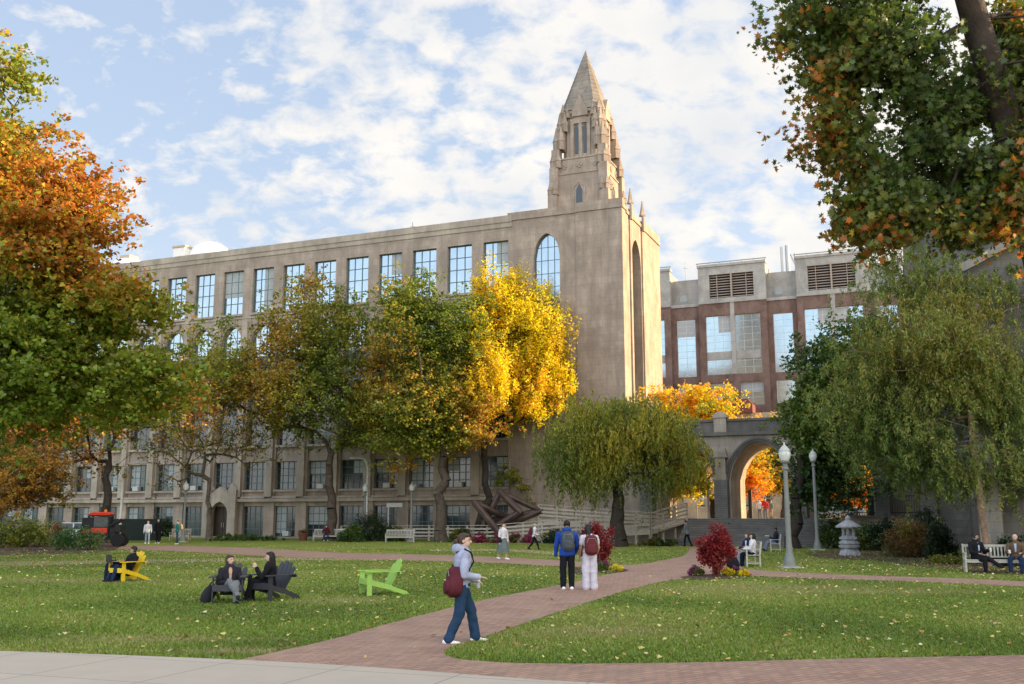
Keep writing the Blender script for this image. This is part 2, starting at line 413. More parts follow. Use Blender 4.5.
def shrub(name, label, base, rx, ry, h, nleaf, lsize, pal, seed=1, shape='diamond', group=None, cat='shrub', lift=.0, stems=7, freq=1.2, hang=None, upright=False, dens=1.0):
    rng = np.random.default_rng(seed); base = Vector(base); root = empty(name, base, 0, label, cat, group)
    mb = MB()
    for i in range(stems):
        a = rng.random()*6.28; q = (rng.random()*.75)*1.0
        e = Vector((math.cos(a)*rx*q, math.sin(a)*ry*q, h*(.55+.35*rng.random())))
        mb.tube([(e.x*.12, e.y*.12, -.05), (e.x*.45, e.y*.45, e.z*.5), e], [.035*h**.5, .022*h**.5, .008], 5)
    mb.build('stem', bark, root, smooth=True)
    nc = max(14, int(nleaf/60)); d = rng.normal(size=(nc, 3)); d /= np.linalg.norm(d, axis=1)[:, None]; d[:, 2] = np.abs(d[:, 2]) if not upright else d[:, 2]
    r = rng.random(nc)**.35*(.8+.3*rng.random(nc))
    if upright: C = d*r[:, None]*[rx, ry, h*.46] + [0, 0, h*.52]
    else: C = d*r[:, None]*[rx, ry, h*.92] + [0, 0, h*.06+lift]
    k = nleaf//nc; P = (C[:, None, :] + rng.normal(size=(nc, k, 3))*min(rx, h)*.13).reshape(-1, 3); P = P[P[:, 2] > .02]
    leaves_obj('foliage', P, colours(P, rng, pal, freq), lsize, shape, root, rng, hang=hang)
    return root

# ================================================================== SETTING: ground
def pin(poly, P):
    x, y = P[:, 0], P[:, 1]; ins = np.zeros(len(P), bool); n = len(poly)
    for i in range(n):
        x0, y0 = poly[i][:2]; x1, y1 = poly[(i+1) % n][:2]
        if y0 == y1: continue
        c = ((y0 > y) != (y1 > y)) & (x < (x1-x0)*(y-y0)/(y1-y0)+x0); ins ^= c
    return ins
def smooth_line(pts, k=6):
    pts = [Vector((p[0], p[1], 0)) for p in pts]; out = []
    for i in range(len(pts)-1):
        a = pts[max(i-1, 0)]; b = pts[i]; c = pts[i+1]; d = pts[min(i+2, len(pts)-1)]
        for j in range(k):
            t = j/k
            out.append(.5*((2*b)+(-a+c)*t+(2*a-5*b+4*c-d)*t*t+(-a+3*b-3*c+d)*t**3))
    out.append(pts[-1]); return out
def rough(line, amp=.03, seed=3):
    r = random.Random(seed); return [Vector((p.x+r.uniform(-amp, amp), p.y+r.uniform(-amp, amp), 0)) for p in line]
G = lambda L_: [g(u, v) for u, v in L_]
def sheet(name, poly, z, mat, kind='structure', label=None, cat=None):
    o = MB().sheet([(p[0], p[1]) for p in poly], z).build(name, mat)
    bm = bmesh.new(); bm.from_mesh(o.data); bmesh.ops.triangulate(bm, faces=bm.faces, ngon_method='EAR_CLIP')
    for f in bm.faces:
        if f.normal.z < 0: f.normal_flip()
    bm.to_mesh(o.data); bm.free()
    return tag(o, label, cat, None, kind)
lawn = MB().sheet([(-1500, -300), (1500, -300), (1500, 3000), (-1500, 3000)], 0).build('lawn', lawn_m); tag(lawn, kind='structure')
# concrete pavement in front
e1 = smooth_line(G([(-260, 646), (0, 652), (240, 661), (380, 669), (512, 679), (640, 686.5)]) + [Vector((9, 9.3, 0)), Vector((22, 5.4, 0))], 4)
sheet('pavement', [(-40, -30)] + [(p.x, p.y) for p in e1] + [(40, -1), (40, -30)], .016, conc_m)
kb = MB()
# brick paths
left_edge = smooth_line(G([(236, 661), (268, 654), (330, 640), (400, 621), (480, 601), (555, 586), (618, 573)]))
up_left = smooth_line(G([(618, 573), (606, 567.8), (560, 566.5), (480, 562.5), (400, 560.5), (340, 559), (270, 556.5), (200, 552.5), (120, 549), (40, 547), (-120, 545.5)]), 4)
up_top = smooth_line(G([(-120, 542.6), (40, 543.8), (120, 545), (200, 546.5), (270, 549), (340, 552.8), (400, 554.2), (480, 556.5), (560, 560.5), (612, 564.5), (640, 564.5), (662, 560.5), (684, 555.5), (690, 549)]), 4)
steps_e = [g(690, 547.5), g(745, 547.5)]
r_up = smooth_line(G([(745, 549), (738, 556), (733, 562), (742, 568), (756, 570.2), (800, 573), (880, 576.2), (960, 578.5), (1024, 581.5), (1180, 587)]), 4)
r_low = smooth_line(G([(1180, 593), (1024, 587), (960, 583.8), (880, 580.8), (800, 578.2), (752, 576.2), (715, 578.4), (678, 579.5), (640, 587), (600, 599), (540, 618.5), (480, 639), (452, 647), (444.5, 653), (452, 658), (480, 661.5), (530, 663.8), (600, 664), (700, 662.7), (850, 659), (1024, 655.5), (1300, 651)]), 4)
path_poly = list(left_edge) + list(up_left[1:]) + list(up_top) + steps_e + list(r_up) + list(r_low)
low_right = [Vector((40, 13.6, 0)), Vector((40, 5.0, 0))]
path_main = path_poly + [r_low[-1], Vector((44, r_low[-1].y-.6, 0)), Vector((44, 2.5, 0)), Vector((9, 9.1, 0))] + [Vector((p.x, p.y-.06, 0)) for p in reversed(e1[:-4]) if p.x > g(236, 661).x - .2]
path_z = .008
sheet('path', rough(path_main, .02), path_z, path_m)
# worn earth lines
dl = smooth_line(G([(-60, 562), (60, 561), (180, 559), (300, 557.8), (380, 559.5)]), 4); dl2 = smooth_line(G([(380, 560.5), (300, 560.4), (180, 562.2), (60, 564.6), (-60, 566)]), 4)
sheet('worn_path', rough(list(dl)+list(dl2), .06), .004, dirt_m)
dl = smooth_line(G([(0, 578.6), (60, 579.2), (120, 580.2), (170, 579.5)]), 4); dl2 = smooth_line(G([(170, 580.6), (120, 583), (60, 582.3), (0, 581)]), 4)
dirt_patch = list(dl)+list(dl2)
dl = smooth_line(G([(430, 549.6), (500, 549.2), (560, 552.5), (600, 560)]), 4); dl2 = smooth_line(G([(590, 561), (550, 554.6), (500, 551.2), (430, 551)]), 4)
sheet('worn_path', rough(list(dl)+list(dl2), .08), .004, dirt_m)
# mulch beds
def bed(pts, seed=1, z=.012, name='planting_bed'):
    cl = pts+[pts[0]]; return sheet(name, rough(smooth_line(cl, 4)[:-1], .08, seed), z, mulch_m)
bed(G([(680, 577.2), (700, 574.8), (733, 573.2), (750, 573.8), (751, 576), (735, 578.6), (706, 579.8), (686, 579.4)]), 2)
bed(G([(556, 571), (585, 568.5), (622, 569), (626, 571.6), (606, 573.8), (570, 574.5)]), 3, .013)
bed(G([(-60, 541), (40, 541.5), (122, 542), (120, 547), (100, 552.5), (20, 555), (-60, 555)]), 4, .013)
bed(G([(805, 553), (850, 549), (905, 551), (960, 556), (980, 567), (930, 568), (880, 561), (820, 558)]), 5)
bed(G([(955, 560), (1100, 562), (1120, 577), (1024, 575), (960, 571)]), 6, .011)

# ================================================================== MAIN BUILDING
RZ = -ANG
W2 = 1.2
def window_mesh(w, z0, z1, cols, rows, fr, gl, arch=0.0, fw=.09, transom=None, deep=.0, low_dark=None):
    """window facing -y, centred at x=0, returns (frame mesh, pane mesh) builders"""
    f = MB(); p = MB(); h = z1
    sp = z1-arch
    def top(x):  # pointed arch height at x
        if not arch: return z1
        t = min(1, abs(x)/(w/2)); return sp + arch*math.sqrt(max(0, 1-t**1.75))
    prof = [(-w/2, z0), (w/2, z0)] + ([(w/2, z1), (-w/2, z1)] if not arch else [(w/2*(1-i/8), top(w/2*(1-i/8))) for i in range(0, 17)])
    # outer frame as ring of beams
    n = len(prof)
    for i in range(n):
        a = Vector((prof[i][0], 0, prof[i][1])); b = Vector((prof[(i+1) % n][0], 0, prof[(i+1) % n][1]))
        if (b-a).length > .01: f.beam(a, b, .12, fw, up=Vector((0, 1, 0)))
    for c in range(1, cols):
        x = -w/2 + w*c/cols; f.box(x-fw*.28, x+fw*.28, -.045, .045, z0, top(x)-.02)
    for r in range(1, rows):
        z = z0 + (z1-z0)*r/rows
        xx = w/2 if z < sp else w/2*(1-((z-sp)/max(arch, .01))**2)**(1/1.75)
        f.box(-xx, xx, -.038, .038, z-fw*.25, z+fw*.25)
    p.prism(prof, -.012, .012)
    return f, p
bld = empty('college_building', P0, RZ, 'long grey-beige limestone college building with pointed tower and rows of tall windows behind the lawn', 'building')
X0 = -11.55; PITCHX = 3.52; NB = 18; XEND = X0-PITCHX*(NB-1)-W2-2.2
bc = [X0-PITCHX*k for k in range(NB)]; DEPTH = 15
wall = MB(); trim = MB()
xr = -10.0   # right edge of long wing, joins tower block
segs = []
x = xr
for c in bc: segs.append((c+W2, x)); x = c-W2
segs.append((XEND, x))
T = .75
for a, b in segs: wall.box(a, b, 0, T, .1, 25.8)                       # piers
for c in bc:
    k = bc.index(c)
    for z0, z1 in ((-.2, .12), (2.9, 4.4), (7.0, 8.5), (20.25, 21.42)): wall.box(c-W2, c+W2, 0.12 if z1 > 3 and z1 < 21 else 0.03, T, z0, z1)
    # arch heads: pointed arch inside the bay
    sp, top = 18.6, 20.2
    for s in (-1, 1):
        poly = [(c+s*W2, 20.25), (c, 20.25)] + [(c+s*W2*i/8, sp+(top-sp)*math.sqrt(1-(i/8)**1.7)) for i in range(0, 9)]
        if s < 0: poly = poly[::-1]
        wall.prism(poly, .12, T)
wall.box(XEND, xr, 0, T, 25.8, 27.4); wall.box(XEND, xr, -.2, 0.0, -.2, .1)
wall.box(XEND, xr, T, DEPTH, .1, 27.2)       # body behind
trim.box(XEND, xr, -.14, .9, 27.402, 28.0); trim.box(XEND, xr, -.07, -.002, 26.95, 27.4)
for a, b in segs:                                                       # piers stand proud
    trim.box(a+.18, b-.18, -.32, -.003, 3.75, 6.9); trim.box(a+.26, b-.26, -.22, -.003, 6.9, 20.6)
    trim.prism([(a+.18, 6.9), (b-.18, 6.9), (b-.26, 7.25), (a+.26, 7.25)], -.32, -.225)
for c in bc:                                                            # sills & hoods
    trim.box(c-1.3, c+1.3, -.16, -.004, 4.22, 4.398); trim.box(c-1.25, c+1.25, -.14, .1, 8.3, 8.5)
    trim.box(c-1.3, c+1.3, -.12, -.004, 21.2, 21.4); trim.box(c-1.35, c+1.35, -.22, -.004, 3.62, 3.8) if c != bc[8] else None
trim.box(XEND, xr, -.34, -.006, 3.3, 3.58)
trim.box(XEND, xr, -.05, -.0045, 20.9, 21.05)
# tower block
TB = MB()
bigx = -6.8; bw = 1.2
TB.box(-10, bigx-bw, 0, 1.0, 0, 27.5); TB.box(bigx+bw, -4.1, 0, 1.0, 0, 27.5); TB.box(-4.1, 0, -.12, 1.0, 0, 27.5)
TB.box(bigx-bw, bigx+bw, .02, 1.0, 0, 15.5); 
for s in (-1, 1):
    poly = [(bigx+s*bw, 27.5), (bigx, 27.5)] + [(bigx+s*bw*i/8, 23.9+2.1*math.sqrt(1-(i/8)**1.6)) for i in range(0, 9)]
    if s < 0: poly = poly[::-1]
    TB.prism(poly, 0.02, 1.0)
TB.box(-10, -.9, 1.0, 12.4, 0, 27.3)
TB.box(-10.4, -4.1, -.1, .5, 27.5, 28.2); TB.box(-4.1, .1, -.22, .5, 27.5, 28.3); TB.box(-.5, .02, .5, 7.2, 27.603, 27.95)
TB.box(-10.4, -9.9, .5, 12.4, 27.5, 28.2); TB.box(-9.9, -.9, 11.9, 12.4, 27.3, 28.2)
# side face (+x): recess flanked by buttresses
Y1, Y2 = 2.55, 5.6; yc = (Y1+Y2)/2; hw = (Y2-Y1)/2; TX = .9
def sidebox(y0, y1, x0, x1, z0, z1, mb=TB): mb.box(x0, x1, y0, y1, z0, z1)
sidebox(1.0, Y1, -TX+.001, 0, 0, 27.3); sidebox(Y2, 12.38, -TX+.001, 0, 0, 27.3)
M90 = Matrix.Rotation(RAD(90), 4, 'Z')
def yprism(mb, poly, x0, x1):     # poly in (y,z) extruded along x
    n = len(poly); vs = [Vector((x0, p[0], p[1])) for p in poly]+[Vector((x1, p[0], p[1])) for p in poly]
    mb.add(vs, [tuple(range(n)), tuple(range(2*n-1, n-1, -1))]+[(i, i+n, (i+1) % n+n, (i+1) % n) for i in range(n)])
for s in (-1, 1):
    yprism(TB, [(yc+s*hw, 27.3), (yc, 27.3)]+[(yc+s*hw*i/8, 23.4+2.3*math.sqrt(1-(i/8)**1.6)) for i in range(0, 9)], -TX+.001, 0)
sidebox(1.0, 12.4, -TX+.002, .1, 27.302, 27.6)
sidebox(7.2, 12.4, -.45, .04, 27.602, 28.25)
for y in (2.1, 6.0):
    sidebox(y-.22, y+.22, 0.001, .14, 0, 27.0); yprism(TB, [(y-.22, 27.0), (y+.22, 27.0), (y+.2, 28.4), (y-.2, 28.4)], .102, .30)
    TB.lathe([(.3, 28.4), (.3, 28.5), (.22, 28.7), (.05, 29.7), (.07, 29.75), (.01, 29.85)], 4, (.12, y, 0))
w_o = wall.build('wall', lime, bld); t_o = trim.build('trim', lime_trim, bld)
TBx = TB.build('tower_block', lime, bld)
# windows
def put_window(kind, x, y=0.45, z=0, pane=g_up, frame=fr_g, cache={}, rot=0, par=None, ac=None):
    if kind not in cache:
        f, p = KINDS[kind]; cache[kind] = (f.build('window', frame, par or bld), p.build('pane', pane, None))
        cache[kind][1].parent = cache[kind][0]; fo, po = cache[kind]
    else:
        fo = cache[kind][0].copy(); COL.objects.link(fo); po = cache[kind][1].copy(); COL.objects.link(po); po.parent = fo; fo.parent = par or bld
    fo.location = (x, y, z); fo.rotation_euler = (0, 0, rot)
    if kind in ('f1', 'f2', 'wide', 'nar', 'low1', 'low2', 'st', 'top', 'tall') and random.random() < (.55 if kind != 'top' else .35):
        z_a, z_b, ww = {'f1': (.2, 2.8, 2.2), 'f2': (4.5, 6.9, 2.2), 'wide': (20.7, 28.5, 3.2), 'nar': (20.7, 28.3, 2.4), 'low1': (16.5, 19.4, 2.9), 'low2': (16.7, 19.4, 2.3), 'st': (.05, 1.95, 1.1), 'top': (21.5, 25.7, 2.3), 'tall': (12.8, 15.7, 2.25)}[kind]
        hh = (z_b-z_a)*random.choice((.3, .45, .6, .9))
        if kind in ('wide', 'nar'): hh = min(hh, 2.2)
        x_ = random.choice((-.25, .25, 0)); wb_ = ww*(.5 if x_ else 1)
        MB().box(x_*ww-wb_/2, x_*ww+wb_/2, -.036, -.032, z_b-hh, z_b).build('blind', blind_m, fo)
    if ac:
        mb = MB().box(-.34, .34, -.42, .0, ac, ac+.42); mb.box(-.26, .26, -.425, -.421, ac+.06, ac+.36)
        a = mb.build('air_conditioner', white_p if False else M('aircon_case', (.5,.49,.45), .5, .1), fo, bevel=.015); a.location = (random.uniform(-.35, .35), 0, 0)
        if 'grill' not in cache: cache['grill'] = 1
    return fo
blind_m = M('window_blind', (.34,.35,.34), .6, .12, 3, bmp=0)
KINDS = {}
def cache_get(k): return put_window.__defaults__[4][k][0].data
KINDS['top'] = window_mesh(2.4, 21.42, 25.8, 3, 4, fr_g, g_up, fw=.14)
KINDS['f2'] = window_mesh(2.4, 4.4, 7.0, 4, 4, fr_g, g_dk, fw=.13); KINDS['f1'] = window_mesh(2.4, .12, 2.9, 4, 4, fr_g, g_dk, fw=.13)
# tall arched window: glazing with spandrels at each floor
f, p = window_mesh(2.38, 8.5, 20.2, 3, 11, fr_g, g_up, arch=1.6)
KINDS['tall'] = (f, p)
for k, c in enumerate(bc):
    put_window('top', c, .32)
    w = put_window('tall', c, .5)
    put_window('f2', c, .42, pane=g_dk, ac=4.45 if k in (1, 3, 5, 9, 11, 12, 14, 15) else None)
    if k != 8: put_window('f1', c, .42, pane=g_dk, ac=.2 if k in (6, 10) else None)
tall_parts = [o for o in bpy.data.objects if o.name.startswith('window') and o.data is cache_get('tall')]
for o in tall_parts:
    for z0, z1 in ((11.6, 12.7), (15.8, 17.1)):
        sp_ = MB().box(-1.18, 1.18, -.10, -.06, z0, z1)
        for q in (-.8, 0, .8): sp_.box(q-.03, q+.03, -.13, -.09, z0, z1)
        sp_.build('spandrel_panel', spand, o)
    for z0, z1 in ((8.55, 11.6), (12.7, 15.8)): MB().box(-1.15, 1.15, -.03, -.014, z0, z1).build('lower_pane', g_dk, o)
KINDS['big'] = window_mesh(2.4, 15.5, 26.0, 4, 9, fr_g, g_up, arch=2.1)
put_window('big', bigx, .4)
KINDS['side'] = window_mesh(2.5, 6, 25.7, 4, 14, fr_g, g_dk, arch=2.3)
put_window('side', .45, yc, pane=g_dk, rot=RAD(90)).location = (-.75, yc, 0)
MB().box(-.86, -.05, Y1, Y2, 0, 6).build('recess_sill', lime, bld)
# entrance
ent = MB(); cx = bc[8]
ent.box(cx-1.9, cx-1.0, -.55, -.01, 0, 4.4); ent.box(cx+1.0, cx+1.9, -.55, -.01, 0, 4.4)
ent.prism([(cx-1.0, 2.2), (cx-.85, 2.75), (cx-.45, 3.15), (cx, 3.35), (cx+.45, 3.15), (cx+.85, 2.75), (cx+1.0, 2.2), (cx+1.0, 4.1), (cx, 4.75), (cx-1.0, 4.1)], -.5, -.01)
ent.prism([(cx-2.0, 4.4), (cx-1.4, 5.1), (cx-.9, 4.4)], -.52, -.02); ent.prism([(cx+.9, 4.4), (cx+1.4, 5.1), (cx+2.0, 4.4)], -.52, -.02)
ent.build('entrance_porch', lime_trim, bld)
d = MB(); d.box(cx-1.0, cx-.02, .2, .28, .1, 3.2); d.box(cx+.02, cx+1.0, .2, .28, .1, 3.2); dd = d.build('door', wood_dk, bld)
tag(dd, 'dark double door in the stone entrance')
h_ = MB(); h_.box(cx-.14, cx-.1, .12, .2, .95, 1.4); h_.box(cx+.1, cx+.14, .12, .2, .95, 1.4); h_.build('handle', grey_m, dd)

# ---- tower
tw = MB(); s = 5.9; TE = 2.5; TW = 4.5
tcx, tcy = -TE-s/2, TW+s/2
def tb(x0, x1, y0, y1, z0, z1, mb=tw): mb.box(tcx+x0, tcx+x1, tcy+y0, tcy+y1, z0, z1)
tb(-2.45, 2.45, -2.45, 2.45, 27.4, 32.9)                                     # lower stage
tb(-2.52, 2.52, -2.52, 2.52, 32.9, 33.05)
tb(-2.3, 2.3, -2.3, 2.3, 33.05, 34.4); tb(-2.38, 2.38, -2.38, 2.38, 34.4, 34.55)
# belfry stage : chamfered core
def octo(r, ch, z): return [Vector((tcx+x, tcy+y, z)) for x, y in ((-r+ch, -r), (r-ch, -r), (r, -r+ch), (r, r-ch), (r-ch, r), (-r+ch, r), (-r, r-ch), (-r, -r+ch))]
tw.rings([octo(1.85, .45, 34.55), octo(1.75, .45, 39.0)]); tw.rings([octo(1.98, .5, 39.0), octo(2.02, .5, 39.25), octo(1.95, .5, 39.3)])
for sx in (-1, 1):
    for sy in (-1, 1):
        # stepped corner buttresses with pinnacles
        def cb(r0, r1, z0, z1):
            xa, xb = sorted((sx*r0, sx*r1)); ya, yb = sorted((sy*r0, sy*r1)); tb(xa, xb, ya, yb, z0, z1)
        cb(2.05, 2.9, 27.4, 31.0); cb(1.95, 2.78, 31.0, 33.6); cb(1.85, 2.62, 33.6, 35.4); cb(1.5, 2.3, 35.4, 37.2); cb(1.4, 2.05, 37.2, 38.6)
        for r, z, q, hh in ((2.72, 31.0, .26, 1.3), (2.5, 33.6, .3, 1.8), (2.25, 35.4, .33, 2.3), (1.98, 37.2, .3, 2.0), (1.75, 38.6, .3, 1.5)):
            for ox, oy in ((0, 0), (-.5*sx, .12*sy), (.12*sx, -.5*sy)):
                tw.lathe([(q, z), (q, z+hh*.35), (q*1.2, z+hh*.38), (q*.8, z+hh*.55), (.04, z+hh)], 4, (tcx+sx*r+ox, tcy+sy*r+oy, 0))
# face gables & mid piers
for ang in range(4):
    R = Matrix.Translation((tcx, tcy, 0)) @ Matrix.Rotation(RAD(90*ang), 4, 'Z')
    tw.prism([(-.75, 38.6), (.75, 38.6), (.75, 39.2), (0, 40.7), (-.75, 39.2)], -2.12, -1.7, R)
    tw.box(-.16, .16, -1.93, -1.8, 34.55, 38.4, R); tw.box(-.95, -.64, -1.98, -1.8, 34.55, 38.4, R); tw.box(.64, .95, -1.98, -1.8, 34.55, 38.4, R); tw.box(-.64, .64, -1.95, -1.8, 37.95, 38.6, R)
    for q in (-1.5, 0, 1.5):       # quatrefoil panels
        tw.lathe([(.34, 0), (.34, .07), (.2, .07), (.2, .02)], 12, (0, 0, 0)) if False else None
        for a in range(4):
            c_, s_ = math.cos(a*1.571), math.sin(a*1.571)
            tw.box(q+c_*.17-.11, q+c_*.17+.11, -2.36, -2.31, 33.75+s_*.17-.11, 33.75+s_*.17+.11, R)
    tw.box(-.62, -.48, -2.52, -2.44, 28.4, 31.6, R); tw.box(.48, .62, -2.52, -2.44, 28.4, 31.6, R)
    tw.prism([(-.62, 31.6), (-.48, 31.6), (0, 32.1), (.48, 31.6), (.62, 31.6), (0, 32.35)], -2.52, -2.44, R)
t_o = tw.build('tower', lime, bld)
for ang in range(4):
    R = Matrix.Translation((tcx, tcy, 0)) @ Matrix.Rotation(RAD(90*ang), 4, 'Z')
    MB().prism([(-.3, 28.5), (.3, 28.5), (.3, 31.3), (0, 31.9), (-.3, 31.3)], -2.475, -2.452, R).build('tower_window', g_tower, t_o)
    for q in (-.40, .40): MB().prism([(q-.15, 35.0), (q+.15, 35.0), (q+.15, 37.5), (q, 37.9), (q-.15, 37.5)], -1.88, -1.84, R).build('tower_window', g_tower, t_o)
spb = MB(); z0, z1 = 39.3, 45.7; NS = 14
for i in range(NS):            # stepped courses of the stone spire
    a, b = i/NS, (i+1)/NS; ra = 1.98*(1-a)+.08; rb = 1.98*(1-b)+.08
    spb.rings([octo(ra+.045, (ra)*.32, z0+(z1-z0)*a), octo(rb+.03, rb*.32, z0+(z1-z0)*b)])
spb.lathe([(.10, 45.65), (.12, 45.75), (.03, 46.0)], 8, (tcx, tcy, 0))
spb.build('spire', stone('spire_stone', (.31,.265,.22), (.24,.205,.17), .8, .46, .6, .6, .5), t_o)

# roof things
for (u, v, r, lab, dep) in ((210, 252, 2.2, 'large white hemispherical dome on the flat roof of the long building', 6),):
    c = plane_w(211, 245, 9); zt = plane_w(211, 239, 9).z-.5; ob = empty('roof_dome', (c.x, c.y, zt-3.37+.1), RZ, lab, 'dome')
    MB().lathe([(2.5, 0), (2.5, 1.0)], 24).build('drum', white_p, ob)
    MB().lathe([(2.62, 1.0), (2.62, 1.15)] + [(2.5*math.cos(t), 1.15+2.2*math.sin(t)) for t in [i*math.pi/20 for i in range(1, 10)]] + [(.02, 3.36)], 24).build('dome_shell', white_p, ob, smooth=True)
c = plane_w(184, 250, 7); zt = plane_w(184, 247.5, 7).z; ob = empty('roof_vent', (c.x, c.y, zt-2.4), RZ, 'small pale box vent beside the white roof dome', 'vent')
MB().box(-.8, .8, -.8, .8, 0, 2.2).build('housing', white_p, ob, bevel=.03); MB().box(-.9, .9, -.9, .9, 2.2, 2.4).build('cap', M('vent_cap', (.45,.36,.25), .6), ob)
c = plane_w(129, 262, 7); zt = plane_w(129, 256.5, 7).z; ob = empty('roof_vent', (c.x, c.y, zt-2.5), RZ, 'low domed pale vent near the far left end of the roof', 'vent')
MB().lathe([(2.0, 0), (2.0, 1.1), (1.5, 1.9), (.6, 2.2), (.05, 2.25)], 16).build('housing', white_p, ob, smooth=True); MB().box(-.7, .7, -.7, .7, 2.1, 2.5).build('cap', M('vent_cap', (.45,.36,.25), .6), ob)
c = L(-21.5, 3); o = MB().tube([(0, 0, 0), (0, 0, 2.3)], .035, 6).tube([(-.25, 0, 1.9), (.25, 0, 1.9)], .02, 5).build('roof_antenna', grey_m, None, loc=(c.x, c.y, 27.2)); tag(o, 'thin metal antenna standing on the long roof', 'antenna')

# ================================================================== RED BRICK BUILDING
rb = empty('brick_building', L(0, 55), RZ, 'modern red brick and glass building with grey louvred penthouse beyond the arch', 'building')
brick = MB(); pent = MB(); lou = MB(); rail = MB(); louf = MB()
KINDS['wide'] = window_mesh(3.35, 20.6, 28.6, 3, 9, fr_w, g_red, fw=.07); KINDS['nar'] = window_mesh(2.5, 20.6, 28.4, 2, 9, fr_w, g_red, fw=.07)
KINDS['low1'] = window_mesh(3.0, 16.4, 19.5, 2, 3, fr_w, g_red, fw=.07); KINDS['low2'] = window_mesh(2.4, 16.6, 19.5, 2, 3, fr_w, g_red, fw=.07)
def wallholes(mb, x0, x1, z0, z1, holes, y0, y1):
    """solid wall with rectangular holes (same-z rows)"""
    rows = sorted(set([z0, z1]+[h[2] for h in holes]+[h[3] for h in holes]))
    for za, zb_ in zip(rows[:-1], rows[1:]):
        cur = x0
        for h in sorted([h for h in holes if h[2] <= za+1e-6 and h[3] >= zb_-1e-6]):
            if h[0] > cur: mb.box(cur, h[0], y0, y1, za, zb_)
            cur = h[1]
        if cur < x1: mb.box(cur, x1, y0, y1, za, zb_)
spw = MB()
for j in range(-3, 2):
    o = 12.9*j
    wx0, wx1 = -5.1+o, 3.9+o; nx0, nx1 = 3.9+o, 7.8+o
    if wx0 > 18: continue
    wallholes(brick, wx0, wx1, 0, 30.3, [(-4.25+o, 3.0+o, 20.6, 28.6), (-4.0+o, -1.0+o, 16.4, 19.5), (.1+o, 3.1+o, 16.4, 19.5)], -.9, 0)
    wallholes(brick, nx0, nx1, 0, 30.2, [(4.6+o, 7.1+o, 20.6, 28.4), (4.65+o, 7.05+o, 16.6, 19.5)], -.2, 0)
    for x in (-4.25+3.35/2+o, 3.0-3.35/2+o): put_window('wide', x, -.55, pane=g_red, frame=fr_w, par=rb)
    MB
    spw.box(-4.24+o+3.36, -4.24+o+3.9, -.95, -.6, 20.6, 30.8); spw.box(-4.2+o, 2.95+o, -.66, -.6, 22.6, 23.7)
    put_window('nar', 5.85+o, .0, pane=g_red, frame=fr_w, par=rb).location.y = -.1
    for x in (-2.5+o, 1.6+o): put_window('low1', x, -.5, pane=g_red, frame=fr_w, par=rb)
    put_window('low2', 5.85+o, -.1, pane=g_red, frame=fr_w, par=rb)
    # penthouse
    wallholes(pent, wx0, wx1, 30.32, 35.4, [(-3.6+o, 2.3+o, 31.0, 34.3)], -.8, .2); pent.box(nx0, nx1, 1.0, 1.4, 30.32, 34.3)
    pent.box(wx0-.1, wx1+.1, -.95, .3, 35.4, 35.75); pent.box(wx0, wx1, .2, 6, 30.32, 35.2); pent.box(wx0-.0, wx1+.0, -1.05, -.85, 30.3, 30.7)
    pent.box(nx0, nx1, -.35, .0, 30.2, 30.6)
    louf = MB(); louo = MB().box(-3.6+o, 2.3+o, .05, .1, 31.0, 34.3).build('louvre_panel', blackm, rb)
    for q in range(9): louf.box(-3.6+o, 2.3+o, -.5, -.2, 31.15+q*.36, 31.25+q*.36)
    louf.box(-.75+o, -.55+o, -.82, -.2, 30.7, 34.6)
    for q in (-2.6, 1.3): louf.box(q-.04+o, q+.04+o, -.6, -.2, 31.0, 34.3)
    louf.build('louvre', M('louvre_metal', (.33,.27,.22), .6, .1), louo); rail = MB()
    rail.tube([(wx0-.2, -.8, 36.0), (wx1+.2, -.8, 36.0)], .07, 6); [rail.tube([(x, -.8, 35.7), (x, -.8, 36.0)], .04, 5) for x in np.linspace(wx0, wx1, 7)]
    rail.build('roof_railing', grey_m, rb); MB().box(nx0+.9, nx0+1.9, .96, .99, 31.2, 32.2).build('vent_grille', grey_m, rb)
brick.box(-43.8, 20.7, 0, 16, 0, 30.0); pent.box(-43.8, 20.7, 1.4, 15, 30.32, 34.1)
brick.build('wall', brickr, rb); pent.build('penthouse', concp, rb);
spw.build('spandrel_panel', concp, rb)
for x, z, h_, r in ((5.0, 34.3, 4.2, .18), (5.6, 34.3, 4.6, .3), (6.3, 34.3, 4.0, .12)):
    pass
c = L(5.6, 58.5); o = MB().tube([(0, 0, 0), (0, 0, 4.2)], .16, 8).tube([(.8, 0, 0), (.8, 0, 4.4)], .3, 10).tube([(.8, 0, 4.1), (2.1, 0, 1.0)], .1, 6).tube([(1.8, 0, 0), (1.8, 0, 3.4)], .08, 6).tube([(2.2, 0, 0), (2.2, 0, 2.9)], .08, 6).build('roof_stack', M('stack_metal', (.42,.43,.42), .4, .1, metal=.4), None, loc=(c.x, c.y, 34.2))
tag(o, 'cluster of grey metal exhaust stacks between the two louvred penthouses', 'exhaust stack')
for x, z, hh, lab in ((-7.4, 34.2, 3.0, 'thin mast on the brick building roof nearest the stone tower'), (12.6, 35.3, 3.8, 'thin mast on the right penthouse of the brick building')):
    c = L(x, 57); tag(MB().tube([(0, 0, 0), (0, 0, hh)], .05, 5).tube([(-.3, 0, hh*.7), (.3, 0, hh*.7)], .03, 5).build('roof_mast', grey_m, None, loc=(c.x, c.y, z)), lab, 'mast')
